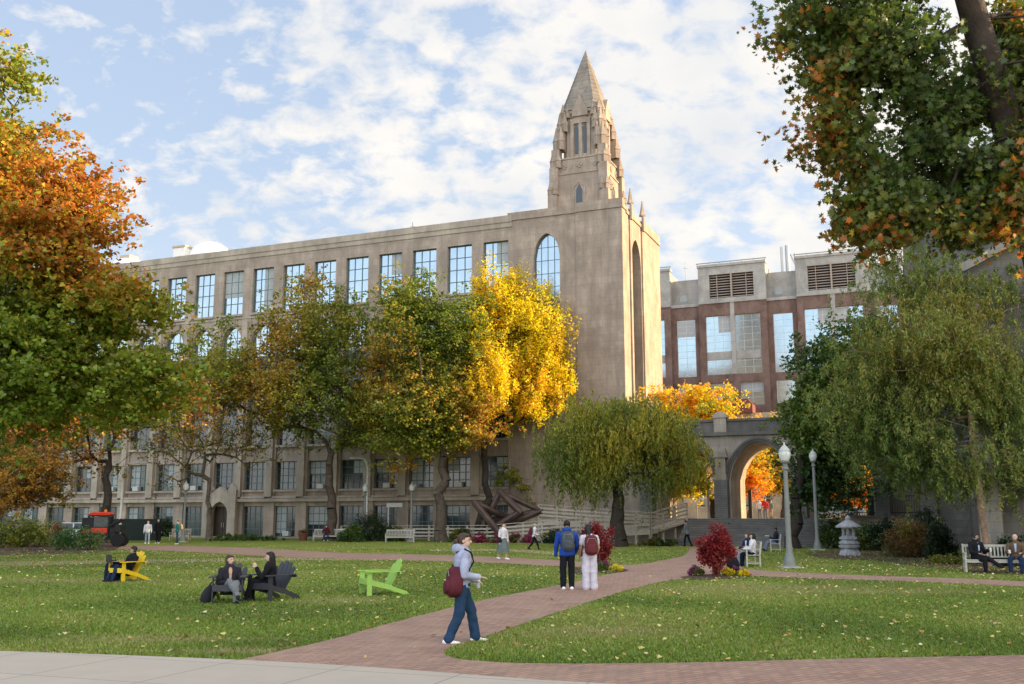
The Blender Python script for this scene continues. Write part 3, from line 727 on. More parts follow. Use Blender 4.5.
# low cream wing in front
lw = empty('street_building', L(0, 44), RZ, 'low cream stone building with dark red eave below the brick building', 'building')
w_ = MB(); hol = []
for i in range(14):
    x = -12+i*2.6; hol += [(x, x+1.2, 3.0, 5.2), (x, x+1.2, 7.0, 9.0), (x, x+1.2, 11, 12.8)]
wallholes(w_, -14, 22, 1.7, 14.3, hol, 0, .4); w_.box(-14, 22, .41, 8, 1.7, 14.2); w_.build('wall', cream, lw)
ev = MB(); ev.box(-14.3, 3.2, -.6, 8, 14.3, 15.3); ev.prism([(-14.3, 15.3), (3.2, 15.3), (2.6, 16.0), (-13.6, 16.0)], -.2, 7); ev.build('roof', M('maroon_eave', (.16,.05,.04), .6), lw)
KINDS['st'] = window_mesh(1.2, 0, 2.0, 2, 2, fr_w, g_dk)
for i in range(3, 11):
    x = -12+i*2.6+.6
    for z in (3.1, 7.0): put_window('st', x, .2, z, pane=g_dk, frame=fr_w, par=lw)

# ================================================================== TERRACE, STEPS, ARCHWAY
ter = MB().slab([tuple(L(x, w)[:2]) for x, w in ((.95, -5.5), (60, -5.5), (60, 90), (-60, 90), (-60, 18), (.95, 18))], -.1, 1.8).build('terrace', terr_m); tag(ter, kind='structure')
SX0, SX1 = 6.2, 15.9
st = MB(); n = 12
for i in range(n): st.box(SX0, SX1, -10.3+.36*i, -5.502, .15*i + (.0 if i else -.05), .15*(i+1)-.001*(n-1-i)*0)
so = st.build('steps', gran, None, bevel=.012); so.location = P0; so.rotation_euler = (0, 0, RZ); tag(so, kind='structure')
pl = empty('cheek_wall', L(0, 0), RZ, 'low grey granite wall closing the right side of the stone steps', 'wall')
MB().box(SX1+.02, SX1+.6, -10.2, -5.5, -.1, 1.2).box(SX1-.03, SX1+.65, -10.25, -5.5, 1.2, 1.36).build('wall', gran, pl)
rw = empty('retaining_wall', L(0, 0), RZ, 'dark stone retaining wall behind the stone lantern and tall lamp', 'wall')
MB().box(SX1+.7, 23.0, -5.9, -5.503, -.1, 1.85).build('wall', dark_lime, rw); MB().box(SX1+.7, 23.0, -6.0, -5.4, 1.852, 2.0).build('coping', gran, rw)
fn = empty('iron_fence', L(0, 0), RZ, 'black iron railing fence on top of the dark retaining wall', 'fence')
f_ = MB(); f_.box(SX1+.8, 22.9, -5.72, -5.68, 2.15, 2.2); f_.box(SX1+.8, 22.9, -5.72, -5.68, 3.25, 3.3); f_.build('rail', blackm, fn)
f_ = MB()
for i in range(46): x = SX1+.85+i*.15; f_.box(x-.012, x+.012, -5.712, -5.688, 2.0, 3.42)
f_.build('baluster', blackm, fn)
# arch bridge: x from .9 to 24, W -5..1
AW0, AW1 = -5.0, 1.0
ab = empty('stone_archway', L(0, 0), RZ, 'weathered grey stone archway bridge with pointed arches at the top of the steps', 'archway')
arch = MB(); ops = [(1.4, 2.9, 'small')]
centers = [5.8, 11.2, 16.6]; hwid = 2.1; SPR = 4.6; APX = 7.15
def ahead(mb, c, hw, spr, apx, top, y0, y1):
    for s in (-1, 1):
        poly = [(c+s*hw, top), (c, top)]+[(c+s*hw*i/10, spr+(apx-spr)*(1-(i/10)**1.9)**.62) for i in range(0, 11)]
        if s < 0: poly = poly[::-1]
        mb.prism(poly, y0, y1)
edges = [.95]+sum([[c-hwid, c+hwid] for c in centers], [])+[22.0]
for a, b in zip(edges[0::2], edges[1::2]): arch.box(a, b, AW0, AW1, 1.7, 7.5)
for c in centers: ahead(arch, c, hwid, SPR, APX, 7.5, AW0, AW1)
arch.box(.95, 22, AW0-.001, AW1, 7.501, 7.7)
ao = arch.build('wall', dark_lime, ab)
bd = MB()
bd.box(.95, 22, AW0-.22, AW1+.2, 7.701, 7.95); bd.box(.95, 22, AW0+.05, AW0+.35, 7.951, 8.75); bd.box(.95, 22, AW0-.05, AW0+.45, 8.751, 8.92)
bd.box(.95, 22, AW1-.35, AW1-.05, 7.951, 8.75)
for c in centers:       # arch mouldings: stepped rings
    for k, (dr, yy) in enumerate(((.18, -.09), (.36, -.16))):
        pts = []
        for i in range(-10, 11):
            t = i/10; hw = hwid+dr; pts.append((c+hw*t, SPR+(APX+dr*.9-SPR)*(1-abs(t)**1.9)**.62))
        for p, q in zip(pts[:-1], pts[1:]): bd.beam((p[0], AW0+yy, p[1]), (q[0], AW0+yy, q[1]), .16, .15, up=Vector((0, 1, 0)))
        for s in (-1, 1): bd.box(c+s*(hwid+dr)-.07, c+s*(hwid+dr)+.07, AW0+yy-.08, AW0+yy+.08, 1.8, SPR)
bd.build('moulding', stone('sooty_stone', (.20,.18,.155), (.15,.135,.12), 1.1, .5, .6, .8, .42), ab)
for x in (3.0, 8.5, 13.9, 19.3):
    MB().box(x-.46, x+.46, AW0-.8, AW0-.02, 1.7, 4.5).build('buttress_base', gran, ab); b = MB(); b.box(x-.42, x+.42, AW0-.75, AW0-.02, 4.5, 4.9); b.box(x-.36, x+.36, AW0-.6, AW0-.02, 4.9, 6.1); b.prism([(x-.5, 6.1), (x+.5, 6.1), (x+.36, 6.75), (x-.36, 6.75)], AW0-.66, AW0-.02)
    b.build('buttress', dark_lime, ab); b = MB(); b.box(x-.45, x+.45, AW0-.18, AW0+.5, 7.96, 9.005); b.prism([(x-.55, 9.0), (x+.55, 9.0), (x+.5, 9.2), (x+.25, 9.42), (x-.25, 9.42), (x-.5, 9.2)], AW0-.24, AW0+.56)
    b.build('parapet_pier', dark_lime, ab)

# ================================================================== RIGHT-HAND STONE BUILDINGS
ch = empty('stone_chapel', P0, RZ, 'dark grey stone chapel with sloping gable behind the trees on the right', 'chapel')
c_ = MB(); CX = 24.4
c_.prism([(CX, -.2), (CX+90, -.2), (CX+90, 22), (CX+60, 22), (CX+50, 27), (CX+40, 22), (CX+12, 27), (CX+3.2, 20), (CX+3.2, 13.7), (CX, 12.2)], -32, -12)  # the long out-of-view run and its height are shaped to shade the lawn
c_.build('wall', grey_st, ch)
c_ = MB(); c_.box(CX-.35, CX+.5, -33.0, -32.003, -.1, 9.5); c_.prism([(CX-.35, 9.5), (CX+.5, 9.5), (CX+.3, 10.6), (CX-.2, 10.6)], -33, -32.003)
c_.build('buttress', stone('buttress_stone', (.33,.30,.255), (.28,.255,.22), .9, .42, .6, .6, .5), ch)
c_ = MB(); c_.beam((CX-.25, -32.2, 12.3), (CX+3.2, -32.2, 13.95), .4, .35); c_.box(CX+2.9, CX+3.6, -32.3, -31.8, 13.9, 20.3); c_.box(CX+3.6, CX+90, -32.08, -32.003, 9.8, 10.1); c_.build('coping', stone('buttress_stone2', (.33,.30,.255), (.28,.255,.22), .9, .42, .6, .6, .5), ch)
for i in range(5): x = CX+6+i*4; MB().prism([(x-.7, 3), (x+.7, 3), (x+.7, 8), (x, 9.2), (x-.7, 8)], -32.03, -32.01).build('chapel_window', g_dk, ch)
th = empty('school_building', P0, RZ, 'tall grey stone hall behind the weeping tree on the right', 'building')
t_ = MB(); t_.box(22.0, 70, -10.5, 5, -.2, 20.5); t_.prism([(22.0, 20.5), (70, 20.5), (66, 25.5), (26.0, 25.5)], -9, 4); t_.box(21.7, 22.6, -11.2, -10.503, -.2, 19.5); t_.box(21.6, 21.998, -10.0, -8.8, -.2, 18); t_.build('wall', grey_st, th)
for i in range(4):
    for z in (3, 9, 14.5): MB().box(24.5+i*3, 25.7+i*3, -10.53, -10.51, z, z+3).build('hall_window', g_dk, th)

# ================================================================== STREET FURNITURE
def globe_lamp(u, v, h, label, Y=None, scale=1.0, group='globe street lamps'):
    b = g(u, v) if Y is None else Vector((at(u, 300, Y).x, Y, 0))
    if Y is not None:
        b = g(u, v); k = Y/b.y; b = Vector((b.x*k, Y, 0))
    r = empty('street_lamp', b, 0, label, 'street lamp', group); s = scale
    hp = h-.75*s
    p = MB().lathe([(.27*s, 0), (.27*s, .08), (.23*s, .12), (.22*s, .28), (.17*s, .42), (.125*s, .55), (.12*s, .8), (.105*s, .95), (.082*s, hp-.25), (.13*s, hp-.22), (.13*s, hp-.16), (.09*s, hp-.12), (.10*s, hp)], 16)
    p.build('post', lampgrey, r, smooth=True)
    MB().box(-.33*s, .33*s, -.33*s, .33*s, -.05, .06).build('base_plate', M('lamp_footing', (.42,.40,.36), .9), r)
    MB().lathe([(.10*s, hp), (.17*s, hp+.03), (.19*s, hp+.08), (.15*s, hp+.12)], 16).build('collar', lampgrey, r)
    MB().lathe([(.15*s, hp+.12), (.21*s, hp+.25), (.225*s, hp+.38), (.20*s, hp+.47)], 16).build('globe', lampglass, r, smooth=True)
    c = MB().lathe([(.22*s, hp+.47), (.215*s, hp+.50), (.13*s, hp+.62), (.05*s, hp+.69), (.035*s, hp+.75), (.02, hp+.82*s)], 16)
    for i in range(8): a = i*.785; c.tube([(math.cos(a)*.152*s, math.sin(a)*.152*s, hp+.12), (math.cos(a)*.232*s, math.sin(a)*.232*s, hp+.36), (math.cos(a)*.21*s, math.sin(a)*.21*s, hp+.48)], .008*s, 4)
    c.build('cap', M('lamp_cap', (.45,.46,.43), .4, .1), r)
    return r
globe_lamp(790, 568, 4.62, 'tall grey globe lamp post beside the brick path right of the red bush', scale=1.0)
globe_lamp(817.5, 545, 5.8, 'more distant grey globe lamp post near the stone lantern', Y=59, scale=1.0)
globe_lamp(183, 541, 4.6, 'dark globe lamp post at the far left by the walking students', Y=78)
globe_lamp(411, 541, 4.6, 'dark globe lamp post beside the empty bench and facade', Y=80)
globe_lamp(364, 541, 4.6, 'slim globe lamp post rising from the evergreen shrubs by the facade', Y=82)
def pole_lamp(u, v, Y, h, arm, label):
    b = g(u, v); k = Y/b.y; r = empty('lamp_pole', (b.x*k, Y, 0), 0, label, 'street lamp', 'white curved lamp poles')
    MB().tube([(0, 0, 0), (0, 0, h-.9), (arm*.08, 0, h-.4), (arm*.35, 0, h-.08), (arm, 0, h)], [.11, .09, .08, .07, .07], 10).build('pole', white_p, r, smooth=True)
    MB().ell((arm*1.25, 0, h-.02), .35, .14, .1).build('lamp_head', white_p, r, smooth=True)
pole_lamp(119, 541, 79, 6.1, 1.2, 'white curved-arm lamp pole beside the trunk on the far left')
pole_lamp(366, 541, 86, 6.9, -1.0, 'white curved-arm lamp pole behind the globe lamp near the facade')
pole_lamp(709, 520, 78, 5.2, .8, 'pale lamp pole glimpsed through the left arch')

def slats_arc(n, w, h0, h1, th=.018):  # fan back
    m = MB()
    for i in range(n):
        x0 = (i-(n-1)/2); hh = h1 - abs(x0)**2*.035; xb = x0*(w*.78/n); xt = x0*(w*1.08/n); ww = w*.40/n
        m.prism([(xb-ww, h0), (xb+ww, h0), (xt+ww*1.2, hh-.05), (xt+ww*.5, hh), (xt-ww*.5, hh), (xt-ww*1.2, hh-.05)], -th/2, th/2)
    return m
def adirondack(loc, heading, label, mat, group='adirondack chairs on the lawn', wide=1.0):
    r = empty('adirondack_chair', loc, -RAD(heading), label, 'chair', group); W = .29*wide
    R = Matrix.Translation((0, -.20, .20)) @ Matrix.Rotation(RAD(27), 4, 'X')
    bk = slats_arc(5, .62*wide, 0, .74); bk.v = [tuple(R @ Vector(v)) for v in bk.v]
    bk.build('backrest', mat, r)
    s = MB()
    for i in range(6):
        y = -.19+i*.113; z = .215+(y+.2)*.27; s.box(-W, W, y-.048, y+.048, z, z+.02)
    s.box(-W, W, .405, .425, .26, .385); s.build('seat', mat, r)
    for sx in (-1, 1):
        l = MB(); l.prism([], 0, 0) if False else None
        x = sx*(W+.012)
        n = [(.42, .39), (-.2, .225), (-.60, .085), (-.68, .0), (-.54, 0), (-.2, .125), (.42, .27)]
        M_ = Matrix.Translation((x, 0, 0)) @ Matrix.Rotation(RAD(90), 4, 'Z')
        l.prism(n, -.012, .012, Matrix.Translation((x, 0, 0)) @ Matrix(((0, -1, 0, 0), (1, 0, 0, 0), (0, 0, 1, 0), (0, 0, 0, 1))))
        l.build('rear_leg', mat, r)
        MB().box(x+sx*.014-.012, x+sx*.014+.012+.0, .28, .40, 0, .55).build('front_leg', mat, r)
        a = MB(); a.slab([(x-.06+sx*.03, -.42), (x+.06+sx*.03, -.42), (x+.08+sx*.03, .2), (x+.07+sx*.03, .46), (x-.06+sx*.03, .46), (x-.07+sx*.03, .2)], .552, .575); a.build('armrest', mat, r)
    b = MB().box(-W-.1, W+.1, -.44, -.40, .50, .551); b.build('back_rail', mat, r)
    return r
yelp = M('yellow_paint', (.75,.50,.02), .5, .06); grnp = M('lime_green_paint', (.30,.50,.10), .5, .08); charp = M('charcoal_plastic', (.045,.047,.055), .5, .12)
cy = adirondack(g(125.5, 581), -153, 'bright yellow adirondack chair on the left lawn with a student in it', yelp, wide=.85)
ch1 = adirondack(g(229, 602), 172, 'dark adirondack chair facing the camera with a round bag leaning on it', charp)
ch2p = g(270, 600)
ch2 = adirondack(ch2p, -150, 'dark adirondack chair with fanned slatted back on the right of the seated pair', charp)
cg = adirondack(g(379, 594.5), -114, 'empty lime green adirondack chair alone on the lawn', grnp, wide=1.05)

def bench(loc, heading, label, L_=1.6, mat=bench_wood, name='park_bench', cat='bench', group='wooden benches', scale=1):
    r = empty(name, loc, -RAD(heading), label, cat, group); h = L_/2
    s = MB()
    for i in range(5): s.box(-h, h, -.2+i*.1, -.11+i*.1, .42, .445)
    s.box(-h+.05, h-.05, .25, .28, .34, .419); s.box(-h+.05, h-.05, -.22, -.19, .34, .419); s.build('seat', mat, r)
    b = MB(); b.box(-h+.06, h-.06, -.30, -.26, .86, .94); b.box(-h+.06, h-.06, -.26, -.225, .50, .55)
    n = int((L_-.2)/.11)
    for i in range(n): x = -h+.12+i*(L_-.24)/(n-1); b.beam((x, -.245, .545), (x, -.28, .87), .05, .018, up=Vector((0, 1, 0)))
    b.build('backrest', mat, r)
    for sx in (-1, 1):
        x = sx*(h-.03)
        MB().box(x-.03, x+.03, .24, .30, 0, .64).build('front_leg', mat, r); l = MB(); l.beam((x, -.22, 0), (x, -.22, .45), .06, .06); l.beam((x, -.22, .45), (x, -.29, .95), .06, .06); l.build('rear_leg', mat, r)
        MB().box(x-.04, x+.04, -.25, .34, .642, .67).build('armrest', mat, r); MB().box(x-.02, x+.02, -.18, .24, .12, .16).build('stretcher', mat, r)
    return r
b1 = bench(g(400, 542.2), 183, 'empty pale wooden bench in front of the evergreen shrubs', 2.2)
bS = bench(Vector((g(325, 541).x*.985, g(325, 541).y, 0)), 180, 'pale wooden bench holding a seated person in a maroon top', 2.3)
bL = bench(g(180, 540.5), 180, 'low brown wooden bench behind the students on the far left', 1.6, weath_wood)
bR = bench(g(1012, 573), 197, 'grey slatted wooden bench with two suited men at the right edge', 2.95)
bM = bench(g(752, 566), -84, 'pale bench seen end-on with two women beside the red bush', 1.5)
bF = bench(g(776, 551.5), -76, 'pale bench by the steps with a man reading', 1.35)

# stone lantern
sl = empty('stone_lantern', g(850, 556), 0, 'grey stone garden lantern with wide roof on the right lawn', 'stone lantern')
stn = M('lantern_granite', (.33,.33,.33), .85, .25, 5, bmp=.5)
k = 1.08
m = MB()
for i in range(4):
    a = RAD(45+90*i); m.rcone((math.cos(a)*.44*k, math.sin(a)*.44*k, .05), (math.cos(a)*.22*k, math.sin(a)*.22*k, .40), .10, .15, 8, 3)
m.lathe([(.42*k, .0), (.46*k, .06), (.44*k, .2), (.36*k, .30), (.36*k, .33)], 18); m.lathe([(.30*k, .32), (.45*k, .40), (.48*k, .50), (.40*k, .54)], 18); m.build('footed_base', stn, sl, smooth=True)
MB().lathe([(.40*k, .54), (.46*k, .60), (.46*k, .67), (.36*k, .72), (.33*k, .76)], 18).lathe([(.36*k, .76), (.45*k, .82), (.45*k, .90), (.34*k, .95)], 6).build('platform', stn, sl)
m = MB()
for i in range(6): a = RAD(60*i); m.box(math.cos(a)*.25*k-.05, math.cos(a)*.25*k+.05, math.sin(a)*.25*k-.05, math.sin(a)*.25*k+.05, .94, 1.32)
m.lathe([(.34*k, .94), (.34*k, .98)], 6); m.lathe([(.33*k, 1.3), (.33*k, 1.36)], 6); m.build('fire_box', stn, sl)
MB().lathe([(.56*k, 1.36), (.58*k, 1.42), (.42*k, 1.55), (.22*k, 1.67), (.12*k, 1.73), (.12*k, 1.76), (.14*k, 1.82), (.07*k, 1.92), (.01, 1.98)], 12).build('roof', stn, sl)

# steel sculpture
S0 = Vector((at(496, 530, 78.5).x, 78.5, 0)); sc = empty('steel_sculpture', S0, 0, 'large rusty brown steel beam star sculpture on the lawn by the facade', 'sculpture')
scm = M('brown_patina', (.085,.056,.045), .5, .3, 2, metal=.3); Ys = 78.5
Q = {n: at(u, v, Ys+dy)-S0 for n, u, v, dy in (('a', 475, 503, -.5), ('b', 500, 492, .3), ('c', 541, 511, .2), ('d', 505, 540, -1.2), ('e', 478, 537, .4), ('f', 520, 512, -.6), ('g', 494, 520, .2), ('h', 512, 520, .9), ('i', 484, 522, 1.0), ('j', 497, 497, .3))}
for a, b_, r in (('a', 'd', .32), ('a', 'h', .30), ('b', 'f', .36), ('b', 'c', .26), ('c', 'i', .30), ('e', 'c', .30), ('e', 'b', .28), ('i', 'd', .3), ('e', 'f', .3)):
    MB().rcone(Q[a], Q[b_], r*.82, r*.82, 8, 2).build('beam', scm, sc, smooth=True)

# ramp with timber rails
rp = empty('wooden_ramp', L(0, 0), RZ, 'grey timber access ramp with railings climbing from the lawn to the terrace', 'ramp')
def rampline(x0, w0, z0, x1, w1, z1, n, nm=True):
    for i in range(n+1):
        t = i/n; x = x0+(x1-x0)*t; w = w0+(w1-w0)*t; z = z0+(z1-z0)*t
        MB().box(x-.07, x+.07, w-.07, w+.07, 0, z+1.12).build('post', weath_wood, rp)
    rr = MB()
    for h_ in (.35, .62, .9): rr.beam((x0, w0-.09, z0+h_), (x1, w1-.09, z1+h_), .04, .14)
    rr.beam((x0, w0, z0+1.16), (x1, w1, z1+1.16), .18, .05); rr.build('rail', weath_wood, rp)
def deck(x0, w0, z0, x1, w1, z1, d=1.6):
    m = MB(); a, b = Vector((x0, w0+d/2, z0)), Vector((x1, w1+d/2, z1)); m.beam(a, b, d-.1, .14); m.beam((x0, w0-.03, z0-.16), (x1, w1-.03, z1-.16), .06, .3); m.build('deck', weath_wood, rp)
for (x0, w0, z0, x1, w1, z1, n) in ((-9.5, -6.2, .1, 2.0, -8.6, .9, 7), (2.0, -8.6, .9, 4.1, -8.8, 1.0, 2), (4.15, -8.8, 1.0, 6.0, -5.7, 1.75, 3), (-6, -4.2, 1.7, 4.0, -6.2, 1.0, 6), (-24, -4.0, .0, -9.5, -6.2, .1, 8)):
    if z1 > .2 or n == 8: rampline(x0, w0, z0, x1, w1, z1, n)
    if z1 > .2: deck(x0, w0, z0, x1, w1, z1)

# vehicles -------------------------------------------------------------
redp = M('red_machine_paint', (.62,.045,.02), .4, .1)
ld = empty('utility_loader', at(101, 546, 66), RAD(8), 'small red and black utility loader with orange roof behind the green bush', 'loader'); ld.location.z = 0
m = MB(); m.box(-1.15, .55, -.55, .55, .55, 1.25); m.prism([(.55, .55), (1.0, .6), (1.0, .95), (.55, 1.2)], -.5, .5); m.build('body', blackm, ld, bevel=.04)
MB().box(-.55, .45, -.57, .57, .85, 1.2).box(-1.25, -.62, -.57, .57, .82, 1.1).build('side_panel', redp, ld, bevel=.03)
m = MB()
for x in (-.75, .5):
    for y in (-.5, .5): m.box(x-.05, x+.05, y-.05, y+.05, 1.2, 1.98)
m.box(-1.15, -.45, -.54, .54, 1.2, 1.85); m.box(-.85, .56, -.55, .55, 1.93, 1.98); m.build('cab_frame', blackm, ld, bevel=.02)
MB().box(-.7, .45, -.46, .46, 1.26, 1.9).build('cab_window', g_dk, ld)
MB().prism([(-.75, 1.98), (.55, 1.98), (.62, 2.1), (.4, 2.2), (-.5, 2.2), (-.8, 2.1)], -.6, .6).build('roof', redp, ld, bevel=.03)
MB().lathe([(.09, 2.2), (.09, 2.33), (.04, 2.37)], 10, (.15, 0, 0)).build('beacon', M('orange_beacon', (.8,.25,.02), .3), ld)
for x, r_ in ((-.75, .36), (1.15, .42)):
    for y in (-.62, .62):
        w = MB().lathe([(r_*.6, -.14), (r_*.93, -.14), (r_, -.09), (r_, .09), (r_*.93, .14), (r_*.6, .14)], 20); w.v = [(v[0], v[2], v[1]) for v in w.v]; w = w.build('wheel', rubber, ld, smooth=True); w.location = (x, y, r_)
        h_ = MB().lathe([(.03, -.1), (r_*.6, -.12), (r_*.6, .12), (.03, .1)], 14); h_.v = [(v[0], v[2], v[1]) for v in h_.v]; h_.build('rim', grey_m, w)
m = MB(); m.box(.9, 1.3, -.6, .6, .9, 1.4); m.beam((.5, -.5, 1.3), (1.3, -.5, 1.75), .1, .14); m.beam((.5, .5, 1.3), (1.3, .5, 1.75), .1, .14); m.build('hopper', blackm, ld, bevel=.03)
def car(loc, rz, paint, label, group='parked cars'):
    r = empty('parked_car', loc, rz, label, 'car', group)
    body = MB(); 
    prof = [(-2.2, .35), (-2.2, .75), (-2.1, .95), (-1.2, 1.0), (1.1, 1.0), (2.05, .85), (2.2, .62), (2.2, .35)]
    body.prism(prof, -.88, .88); body.build('body', paint, r, bevel=.05, smooth=True)
    cab = MB(); n = [(-2.0, .99), (-1.6, 1.42), (.35, 1.46), (1.15, .99)]
    cab.add([(x, -.82 if z < 1.2 else -.66, z) for x, z in n]+[(x, .82 if z < 1.2 else .66, z) for x, z in n], [(0, 1, 2, 3), (7, 6, 5, 4), (0, 4, 5, 1), (1, 5, 6, 2), (2, 6, 7, 3), (3, 7, 4, 0)])
    cab.build('window', g_dk, r)
    MB().slab([(-1.62, -.67), (.37, -.67), (.37, .67), (-1.62, .67)], 1.425, 1.49).box(-.65, -.55, -.78, .78, .99, 1.42).build('roof', paint, r, bevel=.02)
    for x in (-1.4, 1.4):
        for y in (-.8, .8):
            w = MB().lathe([(.2, -.1), (.31, -.1), (.33, -.06), (.33, .06), (.31, .1), (.2, .1)], 18); w.v = [(v[0], v[2], v[1]) for v in w.v]; w = w.build('wheel', rubber, r, smooth=True); w.location = (x, y, .33)
            h_ = MB().lathe([(.03, -.09), (.2, -.105), (.2, .105), (.03, .09)], 12); h_.v = [(v[0], v[2], v[1]) for v in h_.v]; h_.build('rim', grey_m, w)
    for y in (-.62, .62):
        MB().box(2.17, 2.215, y-.18, y+.18, .62, .76).build('headlight', lampglass, r); MB().box(-2.215, -2.18, y-.18, y+.18, .68, .82).build('tail_light', redp, r)
    return r
cp = at(70, 540, 76); car((cp.x, 76, 0), RAD(175), M('white_car_paint', (.75,.75,.74), .25, .03, bmp=0, spec=.6), 'white car parked at the far left beyond the red loader')
cp = at(838, 518, 92); car((cp.x, 92, 1.8), RAD(5), M('blue_grey_car_paint', (.16,.22,.30), .25, .03, bmp=0, spec=.6), 'blue-grey car parked beyond the iron fence on the right')
cp = at(818, 518, 95); car((cp.x, 97, 1.8), RAD(5), M('silver_car_paint', (.5,.5,.5), .25, .03, bmp=0, spec=.6), 'silver car parked behind the blue-grey one beyond the iron fence')
# planters, box hedge cabinet
hb = MB().box(-2.2, 2.2, -.6, .6, 0, 1.75).build('utility_enclosure', M('dark_green_enclosure', (.012,.022,.018), .6, .3), None, bevel=.03); p_ = at(132, 538, 84); hb.location = (p_.x, 84, 0); tag(hb, 'dark green equipment enclosure against the facade at the left', 'enclosure')
pp = empty('flower_pot', g(303, 540.5), 0, 'terracotta pot with low plants left of the occupied bench', 'planter')
MB().lathe([(.28, 0), (.42, .5), (.46, .5), (.46, .58), (.38, .58), (.36, .5)], 16).build('pot', M('terracotta', (.16,.06,.04), .8), pp)
rng = np.random.default_rng(3); leaves_obj('plant', rng.normal(size=(260, 3))*[.18, .18, .1]+[0, 0, .68], colours(rng.normal(size=(260, 3)), rng, [(1, OLV), (1, BRN)]), .12, 'diamond', pp, rng)
lb = empty('litter_bin', g(341, 541.5), 0, 'small pale grey litter bin right of the occupied bench', 'bin')
MB().box(-.22, .22, -.22, .22, .05, .85).build('body', lampgrey, lb, bevel=.03); MB().box(-.25, .25, -.25, .25, .852, .95).build('lid', M('bin_lid', (.5,.5,.47), .5), lb, bevel=.03)
# white canopy frame by shrubs
wf = empty('sign_board', g(397, 540), 0, 'white framed board standing behind the shrubs near the facade', 'sign'); wf.location.y += 3
MB().box(-1.3, 1.6, -.05, .05, 2.75, 3.1).build('panel', white_p, wf); MB().box(1.3, 1.5, -.05, .05, 0, 2.745).box(-1.2, -1.08, -.05, .05, 0, 2.745).build('post', white_p, wf)

